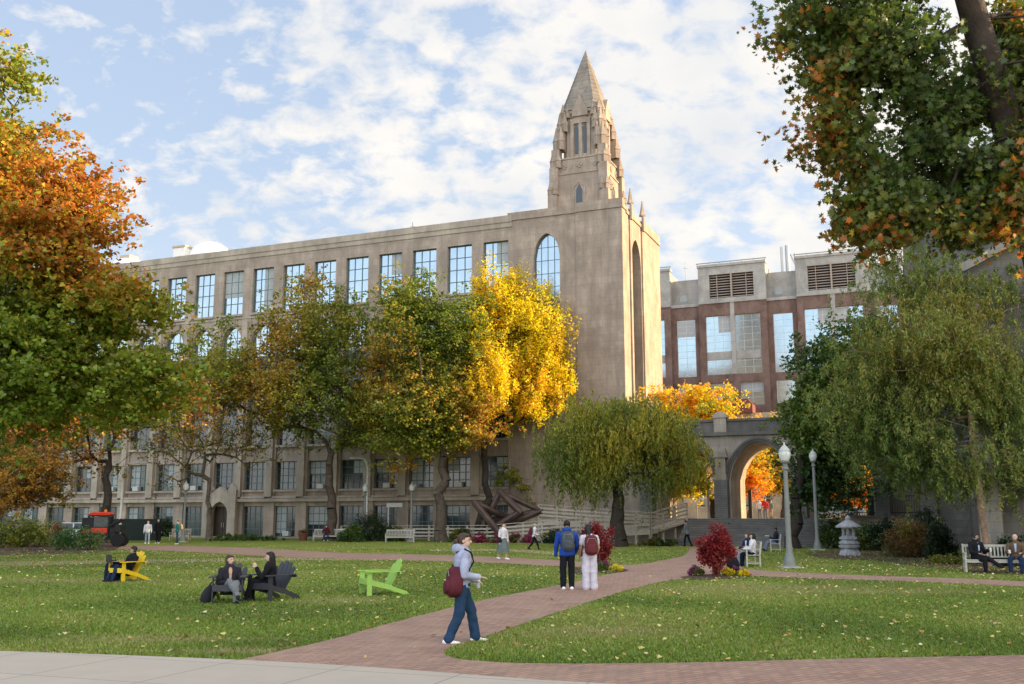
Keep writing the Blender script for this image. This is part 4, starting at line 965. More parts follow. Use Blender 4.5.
# ================================================================== PEOPLE
SK = [M('light_skin', (.56,.36,.27), .6, .05, bmp=0), M('tan_skin', (.42,.25,.17), .6, .05, bmp=0), M('brown_skin', (.20,.11,.07), .6, .05, bmp=0)]
hairs = {'black': M('black_hair', (.012,.010,.009), .45, .3, 30), 'brown': M('brown_hair', (.055,.030,.018), .5, .3, 30), 'grey': M('grey_hair', (.35,.33,.31), .6, .2, 30)}
eye_m = M('eye_dark', (.015,.012,.01), .2, .1, bmp=0); lip_m = M('lip_colour', (.33,.11,.09), .5, .05, bmp=0)
_cl = {}
def cloth(name, col): 
    return M(name, col, .9, .22, 7, bmp=.5, spec=.15)
def V(*a): return Vector(a).normalized()
def person(label, loc, heading, H=1.7, pose=None, top=None, bottom=None, shoes=None, hair='black', hairstyle='short', skin=0, near=1, hipz=None, lean=2, roll=0,
           head=(0, 0), arms=None, legs=None, hood=False, sleeves=1.0, flare=0, skirt=None, female=False, toplen=.06, midriff=0, beard=None, shirt=None, group=None, coat=False, hb_=.0):
    """arms: {side:(upper dir, forearm dir)}, legs: {side:(thigh dir, shin dir)} in person frame (x right, y front, z up)"""
    r = empty('person', loc, -RAD(heading), label, 'person', group)
    vx = {2: .0065, 1: .013, 0: .024}[near]
    arms = arms or {}; legs = legs or {}
    hz = (.525*H if hipz is None else hipz); sh_w = (.108 if female else .122)*H
    la = RAD(lean); sd = Vector((math.sin(RAD(roll)), math.sin(la), math.cos(la))).normalized(); fw = Vector((0, math.cos(la), -math.sin(la))); X = Vector((1, 0, 0))
    pel = Vector((0, 0, hz)); chest = pel+sd*.19*H; shc = pel+sd*.285*H; neck = pel+sd*.315*H
    yaw, pit = RAD(head[0]), RAD(head[1]); HR = Matrix.Rotation(-yaw, 3, 'Z') @ Matrix.Rotation(-pit, 3, 'X')
    hc = neck + Vector((0, .012*H, .075*H)) + Vector((0, math.sin(pit)*.03*H, 0))
    J = {}
    for s, n in ((-1, 'L'), (1, 'R')):
        hip = pel+Vector((s*.052*H, 0, -.01*H)); th, shn = legs.get(n, (V(s*.03, 0, -1), V(s*.01, -.02, -1)))
        kn = hip+th*.245*H; an = kn+shn*.235*H
        sh = shc+Vector((s*sh_w, 0, -.028*H)); ua, fa = arms.get(n, (V(s*.16, -.03, -1), V(s*.05, .12, -1)))
        el = sh+ua*.165*H; wr = el+fa*.145*H
        J[n] = dict(hip=hip, kn=kn, an=an, sh=sh, el=el, wr=wr, fa=fa, th=th, shn=shn, s=s)
    def torso(mb, k=1.0, add=0.0, lo=-.03, hi=.30):
        fem = female
        prof = [(-.055, .070, .050), (-.02, .088, .060), (.03, .088 if fem else .086, .062), (.09, .068 if fem else .078, .052), (.15, .078 if fem else .088, .060), (.21, .090 if fem else .102, .066), (.255, .096 if fem else .110, .060), (.285, .076, .050), (.315, .034, .034)]
        rg = []
        for t, rx, ry in prof:
            if t < lo-1e-6 or t > hi+.02: continue
            c = pel+sd*t*H; a = rx*H*k+add; b = ry*H*k+add
            rg.append([c+X*a*math.copysign(abs(math.cos(q))**.85, math.cos(q))+fw*b*math.copysign(abs(math.sin(q))**.85, math.sin(q)) for q in [2*math.pi*i/18 for i in range(18)]])
        mb.rings(rg)
    B = MB(); torso(B)
    B.rcone(neck-sd*.02*H, hc-Vector((0, .01*H, .02*H)), .034*H, .031*H)
    Rh = HR
    B.ell(hc+Rh @ Vector((0, -.006*H, .012*H)), .0445*H, .055*H, .052*H, Rh)
    B.ell(hc+Rh @ Vector((0, .010*H, -.022*H)), .035*H, .040*H, .040*H, Rh)
    B.rcone(hc+Rh @ Vector((0, .047*H, .006*H)), hc+Rh @ Vector((0, .058*H, -.012*H)), .006*H, .0095*H, 8, 3)
    for s in (-1, 1): B.ell(hc+Rh @ Vector((s*.045*H, -.006*H, -.002*H)), .006*H, .012*H, .018*H, Rh, 8, 5)
    for n, j in J.items():
        s = j['s']
        B.rcone(j['hip'], j['kn'], .052*H, .033*H); B.rcone(j['kn'], j['kn'].lerp(j['an'], .35), .033*H, .034*H); B.rcone(j['kn'].lerp(j['an'], .3), j['an'], .034*H, .021*H)
        fdir = Vector((s*.12, 1, 0)).normalized() if 'foot'+n not in legs else legs['foot'+n]
        j['fd'] = fdir; B.rcone(j['an']-fdir*.02*H+Vector((0, 0, -.015*H)), j['an']+fdir*.085*H+Vector((0, 0, -.028*H)), .022*H, .014*H, 10, 3)
        B.rcone(j['sh'], j['el'], .031*H, .023*H); B.rcone(j['el'], j['wr'], .023*H, .015*H)
        # hand: palm, fingers, thumb
        f_ = j['fa']; side = f_.cross(Vector((0, 0, 1)));
        if side.length < .2: side = Vector((0, 1, 0))
        side.normalize(); nn = f_.cross(side).normalized()
        if near >= 1:
            pc = j['wr']+f_*.028*H
            wax = nn if abs(f_.z) > .7 else side   # finger spread axis
            cur = (side if abs(f_.z) > .7 else nn)
            if abs(f_.z) > .7: wax, cur = Vector((0, 1, 0)), Vector((-s, 0, 0))
            wax = (wax - f_*wax.dot(f_)).normalized(); cur = (cur - f_*cur.dot(f_)).normalized()
            for q in (-1, -.33, .33, 1):
                B.rcone(j['wr']+wax*q*.009*H, j['wr']+f_*.05*H+wax*q*.017*H, .0085*H, .0075*H, 8, 3)
                ln = .040*H*(1-.18*abs(q-.33)); k0 = j['wr']+f_*.052*H+wax*q*.018*H; k1 = k0+(f_+cur*.25).normalized()*ln*.5; k2 = k1+(f_+cur*.8).normalized()*ln*.5
                B.rcone(k0, k1, .0062*H, .0056*H, 8, 2); B.rcone(k1, k2, .0056*H, .0048*H, 8, 2)
            t0 = j['wr']+f_*.018*H+wax*.016*H; t1 = t0+(f_+wax*.9).normalized()*.026*H; B.rcone(t0, t1, .0075*H, .0065*H, 8, 2); B.rcone(t1, t1+(f_+cur*.4+wax*.2).normalized()*.022*H, .0065*H, .005*H, 8, 2)
        else: B.rcone(j['wr'], j['wr']+f_*.07*H, .015*H, .012*H, 8, 3)
    B.build('body', SK[skin], r, remesh=vx, smooth_it=3)
    # --- bottoms
    if skirt:
        m = MB(); rg = []
        lz, wd_ = skirt
        for i in range(8):
            t = i/7; z = hz+.05*H-t*(hz+.05*H-lz); a = .085*H+.02+(wd_-.085*H)*t**.8; rg.append([Vector((a*math.cos(q)*(1+.05*math.sin(q*7)*t), .06*H*(1-t)+a*.85*math.sin(q)*(1+.05*math.sin(q*5)*t)+.0, z)) if False else Vector((a*math.cos(q)*(1+.06*math.sin(q*7)*t), (a*.8)*math.sin(q)*(1+.06*math.sin(q*5)*t), z)) for q in [2*math.pi*k/24 for k in range(24)]])
        m.rings(rg); m.build('skirt', bottom, r, smooth=True)
    elif bottom:
        m = MB(); torso(m, 1.04, .012, -.06, .045)
        for n, j in J.items():
            an = j['kn'].lerp(j['an'], .98)
            m.rcone(j['hip'], j['kn'], .056*H, .040*H+.15*flare*H*.1); m.rcone(j['kn'], j['kn'].lerp(an, .4), .040*H, .040*H); m.rcone(j['kn'], an, .039*H+flare*.01*H, .030*H+flare*.022*H, 14, 2)
        m.build('trousers', bottom, r, remesh=max(vx, .01), smooth_it=3)
    # --- shoes
    if shoes:
        for n, j in J.items():
            m = MB(); fd = j['fd']; a = j['an']
            m.rcone(a-fd*.022*H+Vector((0, 0, -.012*H)), a+fd*.03*H+Vector((0, 0, -.014*H)), .029*H, .027*H, 12, 4); m.rcone(a+fd*.02*H+Vector((0, 0, -.02*H)), a+fd*.098*H+Vector((0, 0, -.027*H)), .026*H, .019*H, 12, 4)
            m.build('shoe', shoes, r, remesh=max(vx, .009), smooth_it=2)
    # --- top
    if top:
        m = MB(); torso(m, 1.06, .018 if not midriff else .008, (-toplen if not midriff else .1), .31)
        if midriff == 0 and toplen > .055:
            c = pel-sd*toplen*H
        if coat:
            rg = []
            for i in range(6):
                t = i/5; c = pel+sd*(.05-t*toplen)*H; rg.append([c+X*(.1*H+.02+.01*t)*math.cos(q)+fw*(.07*H+.02+.01*t)*math.sin(q) for q in [2*math.pi*k/18 for k in range(18)]])
            m.rings(rg)
        for n, j in J.items():
            m.rcone(j['sh'], j['el'] if sleeves > .5 else j['sh'].lerp(j['el'], .55), .036*H, .032*H)
            if sleeves > .5: m.rcone(j['el'], j['el'].lerp(j['wr'], .97), .033*H, .024*H)
        if not midriff: m.rcone(neck-sd*.035*H, neck-sd*.003*H, .045*H, .042*H, 12, 3)
        if hood: m.ell(neck+Vector((0, -.055*H, .008*H)), .062*H, .045*H, .042*H); m.rcone(neck+Vector((-.035*H, -.02*H, 0)), neck+Vector((.035*H, -.02*H, 0)), .032*H, .032*H)
        m.build('jacket' if sleeves > .5 else 'shirt', top, r, remesh=max(vx, .009), smooth_it=3)
    if shirt:
        m = MB(); c = shc+fw*.068*H; m.rings([[pel+sd*t*H+X*a*math.cos(q)+fw*(b+.012*math.sin(q)+.012) for q in [6.283*k/10 for k in range(10)]] for t, a, b in ((.12, .012*H, .062*H+.012), (.2, .02*H, .068*H+.016), (.28, .028*H, .052*H+.012))]); m.build('shirt_front', shirt, r)
    # --- hair
    if hairstyle:
        hm = hairs[hair]; m = MB()
        if hairstyle != 'balding':
            m.ell(hc+Rh @ Vector((0, -.017*H, .026*H)), .050*H, .054*H, .049*H, Rh)
            m.ell(hc+Rh @ Vector((0, .012*H, .044*H)), .042*H, .036*H, .024*H, Rh)
            for s in (-1, 1): m.ell(hc+Rh @ Vector((s*.038*H, -.018*H, .004*H)), .012*H, .028*H, .032*H, Rh)
        else:
            m.ell(hc+Rh @ Vector((0, -.026*H, -.002*H)), .047*H, .038*H, .030*H, Rh)
        if hairstyle == 'long':
            m.rcone(hc+Rh @ Vector((0, -.035*H, 0)), neck-sd*.09*H-fw*.045*H, .046*H, .034*H); m.rcone(neck-sd*.07*H-fw*(.05+hb_)*H, neck-sd*.16*H-fw*(.062+hb_*1.6)*H, .042*H, .024*H)
            for s in (-1, 1): m.rcone(hc+Rh @ Vector((s*.038*H, -.016*H, 0)), neck+X*s*.045*H-sd*.05*H+fw*.0*H, .020*H, .017*H)
        if hairstyle == 'bun': m.ell(hc+Rh @ Vector((0, -.078*H, -.006*H)), .030*H, .028*H, .030*H); m.rcone(hc+Rh @ Vector((0, -.05*H, -.01*H)), hc+Rh @ Vector((0, -.066*H, -.05*H)), .02*H, .008*H)
        if hairstyle == 'ponytail': m.rcone(hc+Rh @ Vector((0, -.06*H, .02*H)), neck-sd*.06*H-fw*.06*H, .02*H, .012*H)
        m.build('hair', hm, r, remesh=max(vx, .008), smooth_it=2)
    if beard: MB().ell(hc+Rh @ Vector((0, .022*H, -.034*H)), .031*H, .034*H, .024*H, Rh).build('beard', hairs[beard], r, smooth=True)
    if near >= 1:
        for s in (-1, 1):
            MB().ell(hc+Rh @ Vector((s*.017*H, .0455*H, .006*H)), .0065*H, .004*H, .0038*H, Rh, 8, 5).build('eye', eye_m, r)
            MB().ell(hc+Rh @ Vector((s*.018*H, .0475*H, .0165*H)), .010*H, .004*H, .0022*H, Rh, 8, 5).build('eyebrow', hairs[hair], r)
        MB().ell(hc+Rh @ Vector((0, .0475*H, -.028*H)), .012*H, .005*H, .0038*H, Rh, 8, 5).build('mouth', lip_m, r)
    r['_j'] = 0; del r['_j']
    return r, J, dict(neck=neck, hc=hc, shc=shc, pel=pel, sd=sd, fw=fw)
def drop(r, J, extra=0):      # put the lower shoe sole on the ground
    pass
def pack(person_, J, K, H, mat, label, size=(.15, .085, .24), group=None, name='backpack', off=.0, down=0, strap=True, pocket=True, side=0, tilt=0, strapm=None):
    r0 = person_; e = empty(name, r0.location.copy(), r0.rotation_euler.z, label, 'backpack', group)
    a, b, c = size; sd, fw = K['sd'], K['fw']; cen = K['shc']-sd*(c*.88+down)-fw*(.07*H+b+off)+Vector((side, 0, 0))
    R = Matrix((Vector((1, 0, 0)), fw, sd)).transposed()
    if tilt: R = R @ Matrix.Rotation(RAD(tilt), 3, 'Y')
    def sup(mb, ce, a, b, c, p=.55, n=20, m=10):
        out = []
        for i in range(m+1):
            t = math.pi*(i+.25)/(m+.5); cz = -math.cos(t); zz = math.copysign(abs(cz)**p, cz); rr = abs(math.sin(t))**p
            out.append([ce+R @ Vector((a*rr*math.copysign(abs(math.cos(q))**p, math.cos(q)), b*rr*math.copysign(abs(math.sin(q))**p, math.sin(q)), c*zz)) for q in [6.2832*k/n for k in range(n)]])
        mb.rings(out)
    m = MB(); sup(m, cen, a, b, c); m.build('bag_body', mat, e, smooth=True)
    if pocket: m = MB(); sup(m, cen+R @ Vector((0, -b*.85, -c*.35)), a*.8, b*.5, c*.45); m.build('pocket', mat, e, smooth=True)
    m = MB(); m.tube([cen+R @ Vector((-.04, -b*.2, c*.95)), cen+R @ Vector((-.03, -b*.3, c*1.15)), cen+R @ Vector((.03, -b*.3, c*1.15)), cen+R @ Vector((.04, -b*.2, c*.95))], .008, 6); m.build('handle', strapm or mat, e)
    z_ = MB(); z_.tube([cen+R @ Vector((-a*.75, -b*.9, c*.25)), cen+R @ Vector((-a*.5, -b*.93, c*.66)), cen+R @ Vector((a*.5, -b*.93, c*.66)), cen+R @ Vector((a*.75, -b*.9, c*.25))], .006, 5); z_.build('zip', grey_m, e)
    if strap:
        for s in (-1, 1):
            x = s*.065*H; f_ = K['fw']
            m = MB(); m.tube([K['shc']+Vector((x*.8, 0, 0))-f_*(.075*H)-sd*.0, K['shc']+Vector((x, 0, 0))+sd*.036*H, K['shc']+Vector((x, 0, 0))+f_*.06*H+sd*.005*H, K['shc']+Vector((x*1.1, 0, 0))+f_*.085*H-sd*.07*H, K['shc']+Vector((x*1.5, 0, 0))+f_*.04*H-sd*.16*H, K['shc']+Vector((x*1.35, 0, 0))-f_*.08*H-sd*.18*H], .014, 6); m.build('strap', strapm or mat, e, smooth=True)
    return e
denim = cloth('blue_denim', (.022,.05,.10)); dk_denim = cloth('dark_denim', (.015,.03,.07)); blackc = cloth('black_cloth', (.012,.012,.015)); whitec = cloth('white_cloth', (.62,.60,.60)); lilac = cloth('pale_lilac_fleece', (.36,.38,.50))
bluej = cloth('royal_blue_nylon', (.02,.06,.30)); burg = cloth('burgundy_cloth', (.10,.022,.030)); greyc = cloth('grey_cloth', (.16,.17,.18)); slate = cloth('slate_nylon', (.07,.08,.09)); leath = cloth('black_leather', (.025,.024,.03)); whitesh = cloth('white_shoe', (.78,.77,.74)); darksh = cloth('dark_shoe', (.02,.018,.016)); brownt = cloth('brown_tweed', (.12,.075,.045)); greensk = cloth('grey_green_skirt', (.12,.15,.15)); teal = cloth('teal_cloth', (.03,.16,.14)); tanc = cloth('tan_cloth', (.30,.20,.12)); redc = cloth('red_cloth', (.5,.04,.03)); maroon = cloth('maroon_cloth', (.09,.012,.02)); redbag = cloth('red_backpack_cloth', (.13,.028,.032)); pinkw = cloth('pale_trouser_cloth', (.58,.54,.60))

# walking woman (nearest)
H = 1.70; gp = g(461, 642.5)
hz = .515*H
legsW = {'L': (V(-.03, .46, -1), V(-.02, .17, -1)), 'R': (V(.03, -.12, -1), V(.02, -.46, -1))}
pw, Jw, Kw = person('woman in pale lilac hoodie and blue jeans walking across the brick path', gp, 78, H, top=lilac, bottom=denim, shoes=whitesh, hair='brown', hairstyle='bun', near=2, lean=3, head=(22, -2), hood=True, female=True, flare=.35, toplen=.05,
    hipz=.492*H, legs=legsW, arms={'R': (V(.2, -.1, -1), V(-.25, .92, -.12)), 'L': (V(-.2, -.05, -1), V(.2, .85, -.35))})
pack(pw, Jw, Kw, H, burg, 'burgundy backpack hanging low behind the walking woman', (.18, .12, .22), down=.24, tilt=-16, side=.12, strapm=darksh, off=-.11)
wb = Jw['L']['wr']+Vector((.02, .05, -.02)); o = MB().lathe([(.03, -.1), (.034, -.08), (.034, .05), (.014, .08), (.014, .1)], 12, wb).build('water_bottle', M('clear_plastic', (.55,.6,.62), .15, .03, bmp=0), None, smooth=True); o.location = pw.location; o.rotation_euler = pw.rotation_euler; tag(o, 'clear water bottle held by the walking woman', 'bottle')

# standing pair
H = 1.80; p1, J1, K1 = person('man in royal blue jacket and black trousers standing with his back turned', g(567.5, 590), -3, H, top=bluej, bottom=blackc, shoes=whitesh, hair='black', hairstyle='short', skin=1, near=1, hood=True, toplen=.09, coat=True, hipz=.53*H, flare=.3, arms={'L': (V(-.22, .02, -1), V(-.02, .35, -1)), 'R': (V(.2, .05, -1), V(-.1, .8, -.6))})
pack(p1, J1, K1, H, slate, 'grey backpack worn by the man in the blue jacket', (.165, .09, .25))
H = 1.70; p2, J2, K2 = person('woman with long dark hair and pale wide trousers standing beside the man in blue', g(590, 590), -8, H, top=whitec, bottom=pinkw, shoes=whitesh, hair='black', hairstyle='long', skin=1, near=1, female=True, hb_=.05, sleeves=.3, head=(50, 0), flare=1.3, toplen=.0, hipz=.53*H, arms={'L': (V(-.2, -.05, -1), V(.0, .5, -.9)), 'R': (V(.25, .0, -1), V(-.1, .7, -.7))})
pack(p2, J2, K2, H, redbag, 'dusty red backpack worn by the woman with long hair', (.17, .10, .26), down=.02)
# mid-distance walkers
H = 1.66; p3, J3, K3 = person('woman in white top and long grey skirt walking on the far path', g(503, 559.5), 140, H, top=whitec, bottom=greensk, shoes=whitesh, hair='brown', hairstyle='ponytail', near=1, female=True, skirt=(.32, .30), hipz=.52*H, toplen=0, legs={'L': (V(-.03, .30, -1), V(0, -.02, -1)), 'R': (V(.03, -.22, -1), V(0, -.42, -1))})
o = MB().rcone(K3['shc']+Vector((.22, -.05, -.35)), K3['shc']+Vector((.24, .05, -.5)), .09, .1, 10, 3).tube([K3['shc']+Vector((.2, 0, -.3)), K3['shc']+Vector((.12, 0, .06)), K3['shc']+Vector((.2, .06, -.3))], .012, 5).build('shoulder_bag', darksh, None, smooth=True); o.location = p3.location; o.rotation_euler = p3.rotation_euler; tag(o, 'dark shoulder bag carried by the woman in the long skirt', 'bag')
H = 1.62; p4, J4, K4 = person('person in pale top and dark trousers striding with a red-brown backpack', g(534, 549.5), 86, H, top=whitec, bottom=blackc, shoes=darksh, hair='grey', hairstyle='short', near=0, hipz=.475*H, lean=6, legs={'L': (V(-.03, .55, -1), V(0, .28, -1)), 'R': (V(.03, -.25, -1), V(0, -.85, -1))}, arms={'R': (V(.1, -.2, -1), V(0, .8, -.3)), 'L': (V(-.1, .2, -1), V(0, .9, -.2))})
pack(p4, J4, K4, H, burg, 'red-brown backpack on the striding person by the ramp', (.16, .1, .22), strap=False)
# far left three
for (u, v, hd, H, tp, bt, lab, hs) in ((147, 543.5, 170, 1.68, whitec, cloth('pale_denim', (.25,.30,.36)), 'person in white top and pale jeans standing far left', 'long'), (157.5, 543.3, 185, 1.82, blackc, blackc, 'taller person dressed in black between two others far left', 'short'), (177, 544.2, 230, 1.7, teal, denim, 'person in teal top and jeans with tan bag walking far left', 'short')):
    q, Jq, Kq = person(lab, g(u, v), hd, H, top=tp, bottom=bt, shoes=whitesh, hair='brown', hairstyle=hs, near=0, hipz=.52*H, legs={'L': (V(-.06, .15, -1), V(-.02, 0, -1)), 'R': (V(.06, -.1, -1), V(.02, -.1, -1))})
    if 'teal' in lab: pack(q, Jq, Kq, H, tanc, 'tan bag on the back of the person in teal', (.16, .1, .2), strap=False)
# man behind red bush on steps
H = 1.75; q, Jq, Kq = person('person in dark coat walking past the foot of the stone steps', g(686, 540), -60, H, top=greyc, bottom=blackc, shoes=darksh, hair='brown', hairstyle='short', near=0, toplen=.12, coat=True, hipz=.5*H, lean=8, legs={'L': (V(-.04, .3, -1), V(0, .05, -1)), 'R': (V(.04, -.2, -1), V(0, -.5, -1))})
q.location = (at(686, 500, 67).x, 67, 0)
# seated people
def sit(knee=.05, spread=.1, back=-12): return None
SL = lambda dz=-.08, sp=.16, sh=.12: {'L': (V(-sp, 1, dz), V(0, sh, -1)), 'R': (V(sp, 1, dz), V(0, sh, -1))}
H = 1.70
def local(o, x, y, z=0): a = o.rotation_euler.z; return Vector((o.location.x+x*math.cos(a)-y*math.sin(a), o.location.y+x*math.sin(a)+y*math.cos(a), o.location.z+z))
q, Jq, Kq = person('student in black with headphones reclining in the yellow chair', local(cy, 0, -.02), -138, 1.68, top=blackc, bottom=dk_denim, shoes=darksh, hair='black', hairstyle='short', skin=1, near=1, hipz=.27, lean=-22, head=(35, 6), legs=SL(.46, .12, .35), arms={'L': (V(-.15, .5, -.8), V(.2, .7, .5)), 'R': (V(.15, .3, -.9), V(-.3, .9, .5))})
hp_ = MB(); hh = Kq['hc']; hp_.tube([hh+Vector((-.085, 0, 0)), hh+Vector((-.08, 0, .08)), hh+Vector((0, 0, .125)), hh+Vector((.08, 0, .08)), hh+Vector((.085, 0, 0))], .016, 8); 
for s in (-1, 1): hp_.ell(hh+Vector((s*.088, 0, -.01)), .028, .045, .05)
o = hp_.build('headphones', blackm, None, smooth=True); o.location = q.location; o.rotation_euler = q.rotation_euler; tag(o, 'black headphones worn by the student in the yellow chair', 'headphones')
lp = MB(); lp.box(-.16, .16, .35, .57, .56, .575); lp.box(-.16, .16, .57, .585, .56, .78); o = lp.build('laptop', blackm, None); o.location = q.location; o.rotation_euler = q.rotation_euler; tag(o, 'dark laptop on the lap of the student in the yellow chair', 'laptop')
e = empty('backpack', g(112, 580.8), RAD(10), 'tall black backpack with a yellow patch standing beside the yellow chair', 'backpack')
MB().rings([[Vector((a*math.copysign(abs(math.cos(q_))**.6, math.cos(q_)), b_*math.copysign(abs(math.sin(q_))**.6, math.sin(q_)), z)) for q_ in [6.283*k/16 for k in range(16)]] for z, a, b_ in ((0, .2, .12), (.05, .23, .15), (.4, .225, .15), (.55, .18, .11), (.6, .08, .05))]).build('bag_body', cloth('navy_bag', (.012,.016,.035)), e, smooth=True)
MB().box(-.08, .07, -.165, -.15, .24, .40).build('patch', M('yellow_patch', (.65,.45,.02), .7), e)
MB().tube([(-.06, 0, .58), (-.05, 0, .68), (.05, 0, .68), (.06, 0, .58)], .012, 6).build('handle', blackm, e)

q, Jq, Kq = person('woman in grey jacket sitting with crossed legs in the left dark chair', local(ch1, .0, .02), 158, 1.68, top=leath, bottom=greyc, shoes=darksh, hair='brown', hairstyle='long', near=1, female=True, hipz=.27, lean=-14, head=(-35, -4), legs={'L': (V(-.05, 1, .46), V(.05, .22, -1)), 'R': (V(-.12, 1, .62), V(-.45, .50, -.8))}, arms={'L': (V(-.25, .25, -1), V(.5, .7, .1)), 'R': (V(.25, .25, -1), V(-.5, .7, .0))}, shirt=cloth('peach_shirt', (.5,.3,.22)))
q, Jq, Kq = person('woman in black with long dark hair sitting in the right dark chair', local(ch2, -.04, .06), -98, 1.70, top=blackc, bottom=blackc, shoes=leath, hair='black', hairstyle='long', near=1, female=True, hipz=.30, lean=2, head=(-6, 0), legs={'L': (V(-.12, 1, .38), V(.05, .30, -1)), 'R': (V(.1, 1, .36), V(0, .05, -1))}, arms={'L': (V(-.1, .55, -.8), V(.1, .5, .9)), 'R': (V(.15, .3, -1), V(-.1, 1, .05))})
e = empty('shoulder_bag', g(208, 603), RAD(30), 'dark rounded bag slumped against the left dark chair', 'bag')
m = MB(); R_ = Matrix.Rotation(RAD(28), 3, 'Y')
m.ell((0, 0, .17), .15, .10, .24, R_); m.build('bag_body', leath, e, smooth=True)
MB().tube([R_ @ Vector((math.cos(t)*.17, .02, .27+math.sin(t)*.30)) for t in [i*math.pi/8 for i in range(9)]], .016, 6).tube([R_ @ Vector((math.cos(t)*.13, -.06, .25+math.sin(t)*.22)) for t in [i*math.pi/8 for i in range(9)]], .012, 6).build('strap', leath, e, smooth=True)

q, _, _ = person('person in maroon top and jeans sitting on the bench by the facade', local(bS, .15, -.02), 172, 1.7, top=maroon, bottom=denim, shoes=whitesh, hair='brown', hairstyle='short', near=0, hipz=.50, lean=4, head=(20, 10), legs=SL(-.02, .15, .05), arms={'L': (V(-.15, .3, -1), V(.3, .9, .1)), 'R': (V(.15, .3, -1), V(-.3, .9, .1))})
q, _, _ = person('woman in white top seen from behind on the bench by the red bush', local(bM, -.42, .0), -70, 1.66, top=whitec, bottom=blackc, shoes=blackc, hair='black', hairstyle='long', near=1, female=True, hipz=.50, lean=-2, head=(-10, 0), legs=SL(-.05, .1, .05), arms={'L': (V(-.2, .4, -1), V(.3, .9, 0)), 'R': (V(.35, .3, -1), V(-.1, .9, .2))})
q, _, _ = person('woman in dark jacket and pale jeans on the bench by the red bush', local(bM, .28, .04), -120, 1.70, top=dk_denim, bottom=cloth('pale_denim', (.25,.30,.36)), shoes=whitesh, hair='brown', hairstyle='long', near=1, female=True, hipz=.50, lean=6, head=(45, -4), legs=SL(-.05, .1, .1), arms={'L': (V(-.2, .4, -1), V(.3, .9, 0)), 'R': (V(.2, .4, -1), V(-.3, .9, .1))}, shirt=whitec)
e = empty('backpack', g(733, 571.5), 0, 'black backpack on the ground between the red bush and the bench', 'backpack')
MB().rings([[Vector((a*math.copysign(abs(math.cos(q_))**.6, math.cos(q_)), b_*math.copysign(abs(math.sin(q_))**.6, math.sin(q_)), z)) for q_ in [6.283*k/16 for k in range(16)]] for z, a, b_ in ((0, .2, .12), (.05, .22, .15), (.33, .21, .15), (.47, .15, .1), (.5, .08, .05))]).build('bag_body', blackc, e, smooth=True)
MB().box(-.13, .13, -.2, -.15, .06, .25).build('pocket', blackc, e, bevel=.02)
q, Jq, _ = person('man in dark coat reading on the bench near the steps', local(bF, .0, .0), -80, 1.76, top=cloth('navy_cloth', (.015,.02,.035)), bottom=cloth('blue_grey_trousers', (.16,.17,.24)), shoes=cloth('brown_shoe', (.06,.03,.02)), hair='black', hairstyle='short', skin=2, near=1, hipz=.50, lean=-6, head=(0, 14), legs={'L': (V(-.1, 1, .0), V(0, .30, -1)), 'R': (V(.05, 1, .12), V(0, .45, -1))}, arms={'L': (V(-.1, .4, -.9), V(.1, .9, .25)), 'R': (V(.1, .4, -.9), V(-.1, .9, .25))})
bk_ = MB(); c_ = (Jq['L']['wr']+Jq['R']['wr'])/2+Vector((0, .1, .06)); bk_.beam(c_+Vector((-.14, .03, .05)), c_+Vector((0, 0, -.03)), .2, .012, up=Vector((0, 0, 1))); bk_.beam(c_+Vector((.14, .03, .05)), c_+Vector((0, 0, -.03)), .2, .012); o = bk_.build('book', M('paper_white', (.7,.68,.62), .8), None); o.location = q.location; o.rotation_euler = q.rotation_euler; tag(o, 'open book held by the man on the bench near the steps', 'book')
# right bench men
bx = bR
q, Jq, _ = person('bearded man in dark suit sitting with crossed legs on the right bench', local(bx, 1.05, .0), 165, 1.80, top=blackc, bottom=blackc, shoes=darksh, hair='black', hairstyle='short', skin=1, near=1, hipz=.50, lean=-3, head=(-60, 2), beard='black', shirt=cloth('pale_blue_shirt', (.35,.42,.52)), toplen=.08, coat=True, legs={'L': (V(.05, 1, .03), V(-.35, .8, -.55)), 'R': (V(-.1, 1, -.1), V(0, -.02, -1))}, arms={'L': (V(-.2, .3, -1), V(.1, .9, .3)), 'R': (V(.2, .3, -1), V(-.3, .9, -.1))})
q2, J2_, _ = person('balding man in brown jacket turned to his neighbour on the right bench', local(bx, -.18, .0), -150, 1.76, top=brownt, bottom=dk_denim, shoes=darksh, hair='grey', hairstyle='balding', near=1, hipz=.50, lean=3, head=(20, 2), shirt=cloth('pale_blue_shirt', (.35,.42,.52)), toplen=.08, coat=True, legs=SL(-.04, .2, .05), arms={'L': (V(-.2, .3, -1), V(.3, .9, .0)), 'R': (V(.2, .3, -1), V(-.3, .9, .05))})
for pp_, c_, lab in ((q, Jq['L']['wr']+Vector((.02, .11, .0)), 'white paper cup held by the bearded man'), (q2, J2_['R']['wr']+Vector((-.02, .1, .02)), 'white paper cup held by the balding man')):
    o = MB().lathe([(.028, -.055), (.038, .05), (.041, .052), (.041, .065), (.0, .07)], 14, c_).build('paper_cup', white_p, None, smooth=True); o.location = pp_.location; o.rotation_euler = pp_.rotation_euler; tag(o, lab, 'cup')
